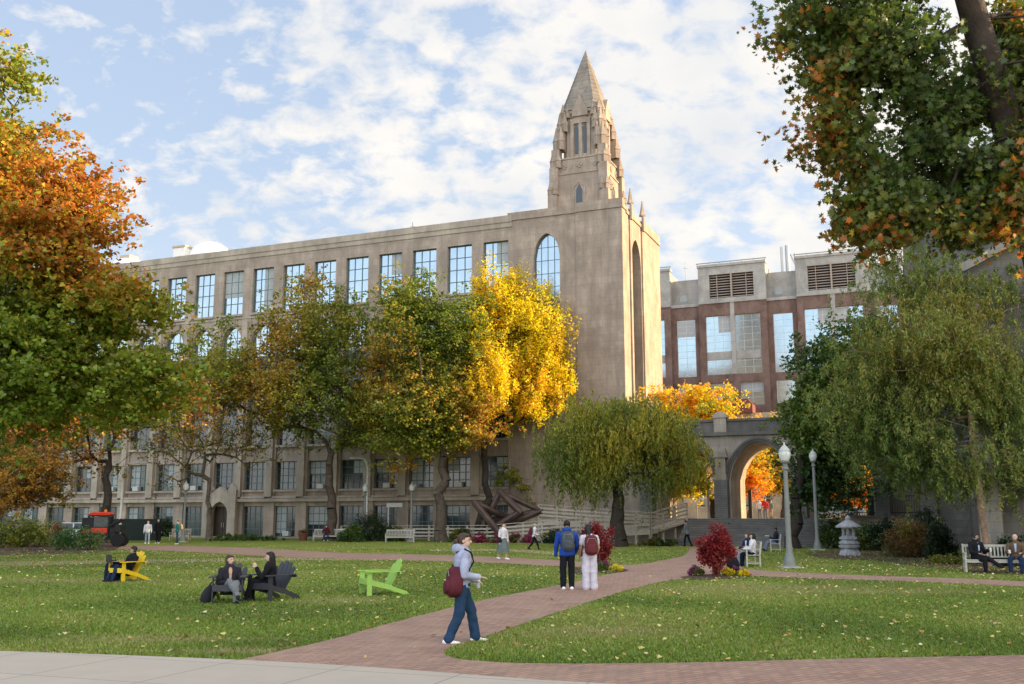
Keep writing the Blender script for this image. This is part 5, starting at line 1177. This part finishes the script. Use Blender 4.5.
# people beyond the arch
for (u, hd, H, tp, bt, lab, Y) in ((760, 200, 1.7, whitec, greyc, 'person in white walking beyond the arch', 90), (765.5, 190, 1.75, redc, greyc, 'person in bright red top seen through the arch', 88), (771, 60, 1.65, greyc, tanc, 'person in grey beside the red-topped one beyond the arch', 91)):
    x = at(u, 515, Y).x
    person(lab, (x, Y, 1.8), hd, H, top=tp, bottom=bt, shoes=darksh, hair='brown', hairstyle='short', near=0, hipz=.52*H)
sg = empty('street_sign', (at(697, 510, 84).x, 84, 1.8), 0, 'red banner sign on a post seen through the left arch', 'sign')
MB().tube([(0, 0, 0), (0, 0, 3.3)], .04, 6).build('post', grey_m, sg); MB().box(-.5, .5, -.06, -.045, 1.9, 3.1).build('panel', redp, sg)
tvb = MB().box(-.7, .7, -.1, .1, 0, 2.2).build('notice_board', blackm, None, bevel=.03); tvb.location = L(19.0, -4.4, 1.8); tvb.rotation_euler = (0, 0, RZ); tag(tvb, 'black notice board by the iron fence right of the tall lamp', 'notice board')
bolp = MB().tube([(0, 0, 0), (0, 0, 2.2)], .16, 10).build('stone_bollard', blackm, None); bolp.location = (at(751, 518, 79).x, 79, 1.8); tag(bolp, 'dark post standing inside the main archway', 'bollard')

# ================================================================== VEGETATION
def basept(u, Y): return Vector((at(u, 400, Y).x*1.0, Y, 0))
TR = 'trees on the campus lawn'
def zgrad(z0, z1, sx=0, x0=0): return lambda P: np.clip((P[:, 2]-z0)/(z1-z0) + sx*(P[:, 0]-x0), 0, 1)
# big left maple
Y = 40; b = Vector((-22.5, Y, 0))
tree('maple_tree', 'huge maple with orange-red top and green lower leaves filling the left edge', b, (-22.0, Y, 10), .42,
     [lobe(-60, 190, 120, 140, Y), lobe(10, 120, 34, 80, Y), lobe(45, 170, 34, 44, Y), lobe(20, 240, 88, 90, Y, -1), lobe(62, 208, 54, 58, Y), lobe(88, 232, 40, 22, Y), lobe(60, 350, 110, 72, Y, 1), lobe(120, 330, 60, 58, Y, .5), lobe(140, 375, 44, 50, Y, .5), lobe(90, 280, 60, 40, Y), lobe(-40, 370, 120, 80, Y), lobe(40, 410, 70, 34, Y)],
     900, 120000, .19, [(3, (.125,.18,.022)), (3, (.17,.205,.022)), (3.0, (.22,.22,.022)), (1.6, (.32,.24,.025)), (1.0, (.40,.19,.02)), (.9, (.34,.12,.02))], 'fan', 11, cl_r=.62, gap=.24, bk=bark_dk, grad=zgrad(10, 17, .02, -24), freq=.28, group=TR, tipr=.016)
Y = 74; b = basept(110, Y)
tree('oak_tree', 'dark trunked oak with spreading amber leaves behind the red loader', b, b+Vector((.3, 0, 5.5)), .42,
     [lobe(95, 420, 80, 38, Y), lobe(40, 430, 60, 34, Y), lobe(160, 412, 62, 36, Y, .5), lobe(110, 372, 70, 40, Y), lobe(60, 460, 60, 16, Y), lobe(-20, 420, 60, 50, Y)],
     330, 26000, .25, [(2, GRN), (2, OLV), (2, BRN), (2.4, AMB), (1, ORG)], 'diamond', 12, cl_r=.9, gap=.40, bk=bark_dk, group=TR, grad=zgrad(14, 3), freq=.3)
Y = 84; b = basept(216, Y)
tree('sparse_tree', 'small nearly bare tree with a few yellow leaves in front of the stone entrance', b, b+Vector((-.2, 0, 4.2)), .28,
     [lobe(215, 440, 62, 38, Y), lobe(180, 455, 45, 30, Y), lobe(262, 445, 45, 36, Y), lobe(215, 480, 60, 14, Y)],
     240, 2600, .22, [(1, OLV), (2, AMB), (1, YGR), (1, BRN)], 'diamond', 13, cl_r=.4, gap=.3, bk=M('pale_grey_bark', (.14,.115,.09), .9, .4, 3.5, bmp=.8), group=TR, tipr=.022)
Y = 82; b = basept(334, Y)
tree('maple_tree', 'broad olive green maple in the centre left with thick straight trunk', b, b+Vector((-.1, 0, 7.0)), .46,
     [lobe(312, 330, 62, 50, Y), lobe(262, 372, 66, 52, Y), lobe(224, 386, 42, 34, Y), lobe(232, 372, 30, 30, Y, -2), lobe(355, 352, 56, 60, Y), lobe(390, 385, 40, 60, Y), lobe(318, 402, 95, 36, Y), lobe(372, 424, 44, 24, Y), lobe(250, 418, 45, 22, Y), lobe(345, 300, 36, 26, Y), lobe(385, 330, 30, 42, Y), lobe(300, 300, 22, 24, Y)],
     680, 70000, .20, [(3, (.12,.155,.02)), (3, (.165,.18,.02)), (2, (.21,.20,.02)), (.7, BRN), (.7, AMB)], 'fan', 114, cl_r=.72, gap=.32, bk=bark, group=TR, freq=.35, tipr=.02)
Y = 78; b = basept(443, Y)
tree('maple_tree', 'olive and orange tinged maple beside the bright yellow tree', b, b+Vector((.1, 0, 7.5)), .46,
     [lobe(430, 325, 58, 52, Y), lobe(415, 300, 34, 28, Y), lobe(456, 350, 36, 50, Y), lobe(410, 400, 52, 62, Y), lobe(462, 410, 40, 50, Y), lobe(432, 428, 54, 26, Y), lobe(488, 425, 24, 20, Y), lobe(385, 440, 30, 30, Y)],
     620, 64000, .20, [(3, (.12,.155,.02)), (3, (.175,.185,.02)), (2, YGR), (1.0, AMB), (.2, (.34,.16,.02))], 'fan', 15, cl_r=.72, gap=.36, bk=bark, group=TR, freq=.33, tipr=.02)
Y = 80.5; b = basept(482, Y)
tree('ginkgo_tree', 'brilliant golden yellow tree with upward spiky crown beside the tower wall', b, b+Vector((.4, 0, 9)), .34,
     [lobe(512, 338, 32, 60, Y), lobe(500, 312, 26, 40, Y), lobe(478, 352, 18, 36, Y, -3), lobe(488, 388, 26, 34, Y, -3), lobe(535, 345, 32, 50, Y), lobe(548, 372, 24, 34, Y), lobe(530, 392, 38, 34, Y), lobe(490, 360, 30, 50, Y), lobe(562, 362, 10, 12, Y), lobe(482, 312, 16, 30, Y), lobe(510, 425, 32, 22, Y), lobe(511, 276, 8, 16, Y), lobe(538, 306, 9, 18, Y), lobe(470, 312, 8, 16, Y, -1)],
     900, 82000, .17, [(1, (.42,.30,.02)), (4, YEL), (3, (.66,.52,.015)), (.5, GOLD)], 'fan', 16, cl_r=.42, gap=.26, strands=(-1.5, 3), bk=bark_dk, group=TR, freq=.5, up=.2, flat=1.5, jit=.15)
Y = 85; b = basept(560, Y)
tree('small_tree', 'low yellow-green tree behind the steel sculpture', b, b+Vector((0, 0, 3.2)), .16,
     [lobe(548, 470, 30, 26, Y), lobe(525, 480, 24, 18, Y), lobe(570, 485, 24, 24, Y)], 90, 11000, .2, [(2, YGR), (2, (.16,.20,.03)), (1, AMB)], 'diamond', 17, cl_r=.5, gap=.3, group=TR)
# willow-like weeping tree
Y = 66; b = basept(616, Y)
tree('weeping_cherry_tree', 'weeping gold-green tree with drooping branches in the middle behind the pair', b, b+Vector((0, 0, 4.0)), .55,
     [lobe(620, 432, 72, 34, Y), lobe(580, 450, 42, 34, Y), lobe(662, 450, 42, 38, Y), lobe(615, 410, 46, 18, Y), lobe(690, 462, 18, 30, Y), lobe(552, 470, 16, 22, Y)],
     620, 100000, .18, [(2, (.09,.125,.022)), (3, (.17,.19,.028)), (3, YGR), (1.2, (.34,.27,.025))], 'lance', 18, cl_r=.6, gap=.2, strands=(1.6, 4), hang=1.6, bk=bark_dk, group=TR, freq=.55, tipr=.018, up=0)
# behind the arch
Y = 79; b = basept(712, Y); b.z = 1.8
tree('maple_tree', 'bright yellow tree rising behind the left end of the archway', b, b+Vector((-1.5, 0, 5)), .3,
     [lobe(688, 414, 32, 24, Y), lobe(715, 412, 18, 20, Y), lobe(665, 410, 22, 18, Y), lobe(690, 460, 36, 40, Y), lobe(650, 440, 26, 30, Y)], 260, 30000, .2, [(1, YGR), (3, YEL), (2, GOLD)], 'fan', 19, cl_r=.55, gap=.28, group=TR, freq=.5)
Y = 100; b = basept(745, Y); b.z = 1.8
tree('maple_tree', 'orange tree seen through the main arch', b, b+Vector((.3, 0, 4)), .25,
     [lobe(742, 462, 22, 30, Y), lobe(752, 482, 14, 16, Y), lobe(735, 440, 24, 24, Y)], 120, 14000, .24, [(1, YGR), (3, GOLD), (2, (.75,.22,.02))], 'fan', 20, cl_r=.7, gap=.3, group=TR)
Y = 104; b = basept(778, Y); b.z = 1.8
tree('maple_tree', 'green and gold tree seen through the right half of the main arch', b, b+Vector((.3, 0, 4)), .25,
     [lobe(780, 462, 20, 34, Y), lobe(800, 450, 22, 34, Y)], 110, 12000, .24, [(3, OLV), (2, YGR), (1, GOLD)], 'fan', 21, cl_r=.7, gap=.3, group=TR)
Y = 106; b = basept(862, Y); b.z = 1.8
tree('maple_tree', 'golden orange tree glowing beyond the iron fence', b, b+Vector((0, 0, 3)), .25,
     [lobe(835, 488, 26, 16, Y), lobe(858, 485, 28, 18, Y), lobe(815, 495, 18, 12, Y), lobe(884, 480, 26, 24, Y)], 160, 18000, .24, [(1, YGR), (3, GOLD), (2, (.70,.24,.02))], 'fan', 22, cl_r=.7, gap=.3, group=TR)
Y = 62; b = basept(786, Y)
tree('maple_tree', 'dense dark green tree hanging over the right end of the archway', b, b+Vector((.9, 0, 6)), .42,
     [lobe(835, 385, 40, 50, Y), lobe(815, 430, 28, 40, Y), lobe(850, 430, 50, 60, Y), lobe(828, 470, 40, 36, Y), lobe(865, 360, 40, 50, Y), lobe(806, 478, 16, 18, Y)],
     420, 52000, .2, [(2, DGRN), (4, (.055,.10,.02)), (1.5, (.09,.13,.02))], 'fan', 23, cl_r=.65, gap=.26, bk=bark_dk, group=TR, freq=.4)
# big right birch / elm
Y = 42; b = g(984, 570); b = Vector((b.x+.2, b.y+1.2, 0)); b = Vector((20.6, 43.0, 0)); b = Vector((at(982, 500, 39).x, 39, 0))
tree('birch_tree', 'large loose green weeping birch with tan peeling trunk on the right', b, b+Vector((-.1, .3, 7.0)), .13,
     [lobe(920, 330, 66, 56, Y), lobe(945, 290, 60, 40, Y), lobe(990, 330, 60, 70, Y), lobe(878, 380, 56, 46, Y), lobe(930, 400, 80, 60, Y), lobe(1000, 420, 60, 60, Y, -1), lobe(1050, 380, 60, 90, Y), lobe(890, 440, 50, 36, Y), lobe(850, 400, 34, 30, Y), lobe(862, 285, 16, 12, Y), lobe(838, 392, 20, 18, Y), lobe(960, 465, 70, 26, Y), lobe(940, 350, 60, 50, Y, -3), lobe(985, 400, 50, 70, Y, -2.5), lobe(1000, 290, 40, 40, Y), lobe(960, 440, 50, 36, Y, -2.5), lobe(905, 270, 40, 26, Y), lobe(1010, 470, 40, 26, Y, -2), lobe(962, 395, 60, 60, Y, -2.5), lobe(930, 340, 60, 50, Y, -1.5), lobe(980, 350, 50, 60, Y, -2), lobe(970, 300, 50, 36, Y, -1), lobe(995, 482, 50, 30, Y, -2), lobe(985, 450, 40, 40, Y, -3), lobe(945, 484, 44, 22, Y, -1), lobe(1020, 440, 40, 50, Y, -2)],
     1250, 210000, .145, [(3, (.085,.125,.028)), (4, (.12,.165,.035)), (3, (.17,.195,.04)), (.5, (.22,.18,.03))], 'lance', 24, cl_r=.55, gap=.22, strands=(.8, 4), hang=.9, bk=bark_birch, group=TR, freq=.35, tipr=.012, up=.1, trunk_pts=[b, b+Vector((.02, 0, 1)), b+Vector((-.05, .05, 2.2)), b+Vector((-.02, .1, 3.4)), b+Vector((-.12, .15, 4.6)), b+Vector((-.08, .2, 5.8)), b+Vector((-.15, .3, 7))])
# foreground oak, top right
Y = 12.5; kx = Y/F
tp = [at(u, v, yy) for u, v, yy in ((1120, 560, 13.5), (1085, 420, 13.3), (1050, 300, 13.0), (1028, 200, 12.8), (1003, 110, 12.6), (975, 20, 12.4), (955, -50, 12.2))]
b = Vector((tp[0].x+.25, tp[0].y, 0)); tp = [b] + tp
tree('oak_tree', 'foreground oak with lobed green and orange leaves and dark leaning trunk at top right', b, tp[-1], .30,
     [lobe(880, 60, 70, 60, Y, 0, 60), lobe(828, 28, 48, 44, Y, .3, 40), lobe(850, 85, 44, 40, Y, .2, 40), lobe(850, 130, 40, 45, Y, 0, 40), lobe(900, 160, 60, 45, Y, 0, 60), lobe(925, 220, 60, 35, Y, -.3, 50), lobe(875, 215, 36, 30, Y, 0, 40), lobe(950, 90, 60, 60, Y, .5, 60), lobe(1000, 190, 50, 50, Y, -.2, 60), lobe(960, 230, 50, 20, Y, -.3, 40), lobe(1010, 60, 50, 60, Y, 1, 50), lobe(1090, 120, 60, 120, Y, 0, 90), lobe(900, -60, 110, 60, Y, 0, 100), lobe(890, 245, 22, 16, Y, 0, 26)],
     1200, 46000, .097, [(4, (.045,.075,.016)), (4, (.065,.095,.016)), (2.4, (.11,.115,.016)), (.6, (.20,.15,.015)), (.08, (.26,.09,.012))], 'lobed', 25, cl_r=.18, gap=.44, gfreq=1.6, bk=bark_dk, group=TR, freq=1.3, tipr=.0045, trunk_pts=[Vector(p)-Vector((0, 0, 0)) for p in tp], up=.1, flat=.8, expo=.5)
# left small amber tree
Y = 58; b = basept(5, Y)
tree('small_tree', 'small amber brown tree low at the left edge behind the shrubs', b, b+Vector((0, 0, 2.5)), .14,
     [lobe(15, 470, 45, 26, Y), lobe(45, 480, 26, 22, Y), lobe(20, 495, 40, 16, Y), lobe(-20, 470, 40, 40, Y)], 160, 16000, .15, [(1, OLV), (2, BRN), (3, (.22,.11,.02)), (1, AMB)], 'diamond', 26, cl_r=.45, gap=.32, group=TR)

# shrubs ---------------------------------------------------------------
SB = 'shrubs along the beds'
def sh(u, v, ru, hv, label, pal, seed, n=5000, ls=.12, name='shrub', Y=None, **k):
    p = g(u, v) if Y is None else Vector((at(u, 500, Y).x, Y, 0)); s = p.y/F
    return shrub(name, label, p, ru*s, ru*s*.8, hv*s, n, ls, pal, seed, group=SB, **k)
sh(76, 550, 27, 25, 'bright green rhododendron bush in front of the red loader', [(3, (.05,.12,.03)), (2, (.08,.15,.04)), (1, (.12,.16,.05))], 31, 3600, .17, shape='lance')
sh(22, 547, 26, 30, 'yellow-green shrub at the far left edge', [(3, YGR), (2, (.12,.17,.03)), (1, OLV)], 32, 5000, .14)
sh(52, 546, 20, 22, 'rust red shrub between the green ones far left', [(3, BRN), (2, RUST), (1, OLV)], 33, 4000, .14)
sh(-18, 548, 26, 34, 'dark green shrub cut by the left edge', [(3, GRN), (1, OLV)], 34, 4000, .14)
sh(717, 576.5, 17, 50, 'round crimson leaved bush in the planting bed by the path', [(3, (.20,.018,.022)), (3, (.28,.03,.03)), (1.5, (.12,.015,.018)), (1, (.33,.07,.05))], 35, 6500, .085, name='red_bush', upright=True)
sh(597, 569, 17, 46, 'crimson leaved bush behind the standing pair', [(3, (.18,.018,.02)), (3, (.25,.03,.03)), (1, (.12,.015,.018))], 36, 5500, .085, name='red_bush', upright=True)
MUM = 'potted mums and bedding flowers'
def mum(u, v, ru, hv, lab, cols, seed):
    p = g(u, v); s = p.y/F; return shrub('flower_clump', lab, p, ru*s, ru*s*.8, hv*s, 1500, .05, [(1.0, GRN)]+cols, seed, 'diamond', MUM, 'flowers', stems=4, freq=3)
YM = [(4, (.75,.55,.02)), (2, (.6,.4,.02))]; PM = [(4, (.16,.03,.09)), (2, (.24,.06,.14))]
mum(727, 575.5, 7, 8, 'yellow chrysanthemum clump right at the foot of the crimson bush', YM, 41); mum(743, 575.8, 6, 8, 'yellow and green flower clump at the right end of the bed', YM, 42)
mum(696, 576, 8, 9, 'green and purple flower clump at the left end of the bed', [(3, OLV)]+PM, 43); mum(736, 575, 5, 9, 'purple flower clump between two yellow ones', PM, 44); mum(694, 572.8, 6, 7, 'small purple flower clump left of the crimson bush', PM, 45)
mum(616, 571.5, 8, 7, 'yellow flower clump beside the woman in pale trousers', YM, 46); mum(604, 570.5, 10, 9, 'dusky purple flower clump behind the yellow one near the pair', PM, 47); mum(600, 571, 7, 8, 'green leafy clump between the standing woman and purple flowers', [(3, GRN), (1, PM[0][1])], 48)
for i, (u, v, r_) in enumerate(((466, 543, 9), (482, 542.8, 8), (497, 543, 9), (513, 542.8, 9), (529, 543, 9), (543, 542.6, 7))):
    p = g(u, v); s = p.y/F; shrub('flower_clump', 'magenta flower bed clump in the row under the steel sculpture', p, r_*s, .8, .75, 1300, .13, [(2, (.28,.02,.10)), (2, (.20,.015,.06)), (1, GRN)], 50+i, 'diamond', 'magenta flower row', 'flowers', stems=3, freq=2)
sh(370, 541, 22, 27, 'dark glossy evergreen shrub between the two benches', [(3, (.018,.035,.014)), (2, (.03,.055,.018))], 61, 6500, .17, shape='lance')
sh(352, 542, 14, 16, 'lighter green leafy shrub right of the occupied bench', [(3, (.04,.08,.02)), (2, (.07,.11,.02))], 62, 4000, .16)
sh(392, 541, 13, 14, 'low yellow-green shrub left of the empty bench', [(3, (.06,.10,.02)), (1, (.13,.14,.02))], 63, 3500, .16)
sh(404, 537, 15, 26, 'dark evergreen shrub behind the empty bench', [(3, (.018,.035,.014)), (2, (.03,.05,.016))], 64, 4500, .17)
sh(242, 540.5, 38, 6, 'long low green hedge in front of the entrance', [(3, (.05,.10,.02)), (2, (.07,.12,.02))], 65, 5000, .13)
sh(163, 537, 18, 17, 'dark green shrub behind the students far left', [(3, (.02,.04,.015)), (2, (.03,.06,.018))], 66, 4500, .16)
sh(461, 542, 12, 14, 'green shrub left of the steel sculpture', [(3, (.03,.06,.02)), (2, OLV)], 67, 2500, .15)
sh(585, 543, 16, 12, 'green shrub in front of the wooden ramp', [(3, (.03,.06,.02)), (2, OLV)], 68, 3000, .13)
sh(556, 543.4, 13, 14, 'dark shrub under the ramp railing behind the striding person', [(3, (.02,.045,.018)), (1, OLV)], 69, 3000, .14)
sh(660, 546, 22, 7, 'low mixed green planting at the foot of the ramp', [(3, (.05,.08,.02)), (2, OLV), (1, BRN)], 70, 3500, .12)
sh(694, 545, 14, 8, 'low green planting at the foot of the steps', [(3, (.04,.08,.02)), (1, OLV)], 71, 2500, .12)
sh(908, 557, 27, 36, 'rust tinged rounded shrub right of the stone lantern', [(3, (.10,.085,.022)), (3, (.15,.085,.025)), (2, (.16,.055,.02)), (1, OLV)], 72, 8000, .09)
sh(941, 559, 17, 34, 'dark green clipped evergreen beside the chapel buttress', [(3, (.015,.028,.012)), (2, (.025,.042,.014))], 73, 6000, .085)
sh(946, 564, 16, 9, 'low yellow-green spreading shrub by the chapel buttress', [(3, (.15,.16,.03)), (2, OLV)], 74, 3000, .08)
sh(832, 546, 17, 28, 'leafy green bush behind the distant lamp post', [(3, (.035,.07,.018)), (2, (.06,.095,.02))], 75, 5000, .13, Y=62)
sh(868, 548, 20, 26, 'leafy green bush behind the stone lantern', [(3, (.04,.075,.018)), (2, (.08,.10,.02))], 76, 5000, .13, Y=58)
sh(886, 540, 20, 30, 'tall dark bush filling the gap right of the retaining wall', [(3, (.015,.03,.012)), (2, (.03,.05,.014))], 77, 5000, .13, Y=57)
sh(925, 550, 24, 44, 'shadowy green bush behind the rust tinged shrub', [(3, (.02,.04,.014)), (2, (.045,.06,.016))], 78, 6000, .12, Y=50)
sh(1010, 560, 22, 28, 'dim green bush behind the two seated men', [(3, (.02,.04,.014)), (2, (.045,.06,.016))], 79, 4500, .1, Y=39.5)
for i, (x, w, n_) in enumerate(((8, 20, 'a'), (14, 26, 'b'), (-2, 24, 'c'))): pass

# ground cover ----------------------------------------------------------
rng = np.random.default_rng(5)
pp_ = [(p[0], p[1]) for p in path_main]
def scatter(n, u0, u1, v0, v1):
    """ground points spread evenly in world area within a wedge in front"""
    y0, y1 = g(512, v1).y, g(512, v0).y
    y = y0*(y1/y0)**rng.random(n); x = (rng.random(n)*1.24-.62)*y
    return np.stack([x, y], 1)
P = scatter(30000, 0, 1024, 541, 690)
P = P[~pin([(p[0], p[1]) for p in [(-40, -30)]+[(q.x, q.y) for q in e1]+[(40, -1), (40, -30)]], P)]
onpath = pin(pp_, P); local_xy = (P-np.array([P0.x, P0.y])) @ np.array([[XL.x, WD.x], [XL.y, WD.y]])
free = (local_xy[:, 1] < -.5) | ((local_xy[:, 0] > 60)); free &= ~((local_xy[:, 0] > 5.5) & (local_xy[:, 1] > -10.6)); free &= ~((local_xy[:, 0] > 23.8) & (local_xy[:, 1] > -33))
dens = np.exp(-((P[:, 0]-14)**2/260+(P[:, 1]-34)**2/240))*.9 + np.exp(-((P[:, 0]+24)**2/300+(P[:, 1]-50)**2/200))*1.0 + np.exp(-((P[:, 0]-2)**2/500+(P[:, 1]-66)**2/120))*.8 + .20
keep = free & (rng.random(len(P)) < np.where(onpath, .05, 1)*np.clip(dens, 0, 1)*(.27+.5*(P[:, 1] > 30)))
P = P[keep]; Z = np.where(pin(pp_, P), .022, .035)
P3 = np.concatenate([P, Z[:, None]], 1)
LS=.065
lc = colours(P3, rng, [(1.2, (.22,.15,.05)), (2, (.36,.28,.08)), (2, (.42,.36,.14)), (1, (.26,.14,.04)), (.5, (.45,.40,.24))], 3, .2)
lo = leaves_obj('fallen_leaves', P3, lc, .075, 'fan', None, rng, up=2.2, mat=leaf_mat('dry_leaves', .1)); tag(lo, 'scattered pale yellow fallen leaves on the grass', 'leaves', None, 'stuff')
# grass blades on the near lawn
n = 230000; y0, y1 = 12.5, 34.0
y = y0*(60/y0)**(rng.random(n)**1.55); x = (rng.random(n)*1.2-.6)*y; P = np.stack([x, y], 1)
ok = ~pin(pp_, P) & ~pin([(p[0], p[1]) for p in [(-40, -30)]+[(q.x, q.y) for q in e1]+[(40, -1), (40, -30)]], P)
P = P[ok]; n = len(P); h = .022+.03*rng.random(n); a = rng.random(n)*6.283; w = .008+.006*rng.random(n)+.0004*P[:, 1]; ln = rng.normal(size=(n, 2))*.018
Vt = np.zeros((n, 3, 3)); Vt[:, 0, 0] = P[:, 0]-np.cos(a)*w; Vt[:, 0, 1] = P[:, 1]-np.sin(a)*w; Vt[:, 1, 0] = P[:, 0]+np.cos(a)*w; Vt[:, 1, 1] = P[:, 1]+np.sin(a)*w; Vt[:, 2, 0] = P[:, 0]+ln[:, 0]; Vt[:, 2, 1] = P[:, 1]+ln[:, 1]; Vt[:, 2, 2] = h
me = bpy.data.meshes.new('grass'); me.vertices.add(n*3); me.vertices.foreach_set('co', Vt.reshape(-1).astype(np.float32)); me.loops.add(n*3); me.loops.foreach_set('vertex_index', np.arange(n*3, dtype=np.int32)); me.polygons.add(n); me.polygons.foreach_set('loop_start', np.arange(0, n*3, 3, dtype=np.int32)); me.update(calc_edges=True)
P3 = np.concatenate([P, np.zeros((n, 1))], 1); gc = .88*colours(P3, rng, [(2, (.10,.155,.022)), (3, (.15,.215,.030)), (2, (.20,.26,.04)), (.6, (.28,.28,.08))], .6, .2)
for u_, v_, ru_, rv_ in ((760, 588, 110, 3.4), (870, 592, 120, 2.4), (70, 581, 110, 2.6), (340, 601, 42, 3.0), (150, 640, 90, 3), (600, 632, 60, 4), (250, 652, 70, 3)):
    a_, b_ = g(u_, v_-rv_), g(u_, v_+rv_); cy_ = (a_.y+b_.y)/2; ry_ = (a_.y-b_.y)/2; cx_ = g(u_, v_).x; rx_ = ru_*cy_/F
    dd_ = np.exp(-(((P[:, 0]-cx_)/rx_)**2+((P[:, 1]-cy_)/ry_)**2)) * (rng.random(n) < .85)
    gc = gc*(1-dd_[:, None]) + np.array([.42, .36, .16])*dd_[:, None]
ca = me.color_attributes.new('Col', 'FLOAT_COLOR', 'POINT'); c4 = np.ones((n, 3, 4), np.float32); c4[:, :, :3] = gc[:, None, :]; ca.data.foreach_set('color', c4.reshape(-1)); me.materials.append(leaf_m)
go = bpy.data.objects.new('grass', me); COL.objects.link(go); tag(go, 'short green grass blades of the near lawn', 'grass', None, 'stuff')

# ================================================================== LIGHT, SKY, CAMERA
SUN_AZ, SUN_EL = 85.0, 15.0
w = bpy.data.worlds.new('World'); scene.world = w; w.use_nodes = True; nt = w.node_tree; bg = nt.nodes['Background']
sky = nt.nodes.new('ShaderNodeTexSky'); sky.sky_type = 'NISHITA'; sky.sun_disc = False; sky.sun_elevation = RAD(SUN_EL); sky.sun_rotation = RAD(SUN_AZ); sky.air_density = 1.0; sky.dust_density = 1.2; sky.ozone_density = 1.2
tc = nt.nodes.new('ShaderNodeTexCoord'); sp = nt.nodes.new('ShaderNodeSeparateXYZ'); nt.links.new(tc.outputs['Generated'], sp.inputs[0])
def mth(op, a, b=None):
    n_ = nt.nodes.new('ShaderNodeMath'); n_.operation = op
    for i, q in enumerate((a, b)):
        if q is None: continue
        if isinstance(q, bpy.types.NodeSocket): nt.links.new(q, n_.inputs[i])
        else: n_.inputs[i].default_value = q
    return n_.outputs[0]
zz = mth('ADD', mth('MAXIMUM', sp.outputs[2], 0.0), .42)
cb = nt.nodes.new('ShaderNodeCombineXYZ'); nt.links.new(mth('DIVIDE', sp.outputs[0], zz), cb.inputs[0]); nt.links.new(mth('DIVIDE', sp.outputs[1], zz), cb.inputs[1])
big = noise(nt, cb.outputs[0], 1.5, 3, .5, .3); sm = noise(nt, mapping(nt, cb.outputs[0], (1, 1.15, 1)), 17, 7, .58, .25); md = noise(nt, cb.outputs[0], 5.2, 5, .55, .3)
cov = mth('ADD', mth('ADD', mth('ADD', mth('MULTIPLY', big, .55), mth('MULTIPLY', md, .35)), mth('MULTIPLY', sm, .95)), mth('MULTIPLY', sp.outputs[0], .30))
cm = ramp(nt, cov, [(.80, .0), (.925, .70), (1.05, 1.0)])
hz_ = ramp(nt, sp.outputs[2], [(0.02, .85), (.22, 0)])
cm2 = mth('MAXIMUM', cm, mth('MULTIPLY', hz_, .9))
cc = mixc(nt, ramp(nt, noise(nt, cb.outputs[0], 3.2, 6), [(.35, 0), (.65, 1)]), (6.4, 6.8, 7.4), (8.3, 8.2, 8.1))
sk = mixc(nt, 1.0, sky.outputs[0], (4.0, 3.0, 2.3), 'MULTIPLY')
sk = mixc(nt, .65, sk, (3.7, 5.2, 8.0))
fin0 = mixc(nt, cm2, sk, cc)
beh = ramp(nt, mth('ADD', mth('MULTIPLY', sp.outputs[1], -.5), .5), [(.45, 1/2.5), (.75, 1.0)])   # sky behind the viewer brightened as added fill for facade and lawn
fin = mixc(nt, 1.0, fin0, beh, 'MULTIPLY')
fin = mixc(nt, 1.0, fin, (2.6, 2.5, 2.36), 'MULTIPLY')
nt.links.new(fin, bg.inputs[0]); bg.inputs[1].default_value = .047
sl_ = bpy.data.lights.new('sun', 'SUN'); sl_.energy = 4.6; sl_.angle = RAD(.6); sl_.color = (1.0, .73, .42)
so = bpy.data.objects.new('sun', sl_); COL.objects.link(so)
d = Vector((math.sin(RAD(SUN_AZ))*math.cos(RAD(SUN_EL)), math.cos(RAD(SUN_AZ))*math.cos(RAD(SUN_EL)), math.sin(RAD(SUN_EL))))
so.rotation_euler = d.to_track_quat('Z', 'Y').to_euler(); so.location = (80, 0, 60)
cam = bpy.data.cameras.new('camera'); cam.sensor_width = 36; cam.lens = 36*F/1024; cam.clip_end = 6000; cam.clip_start = .1
co = bpy.data.objects.new('camera', cam); COL.objects.link(co); co.location = (0, 0, CAMH); co.rotation_euler = (math.pi/2+PITCH, 0, 0)
scene.camera = co
scene.render.engine = 'CYCLES'; scene.cycles.max_bounces = 6; scene.cycles.transparent_max_bounces = 4
scene.view_settings.view_transform = 'Standard'; scene.view_settings.look = 'None'; scene.view_settings.gamma = 1; scene.view_settings.exposure = 1.42
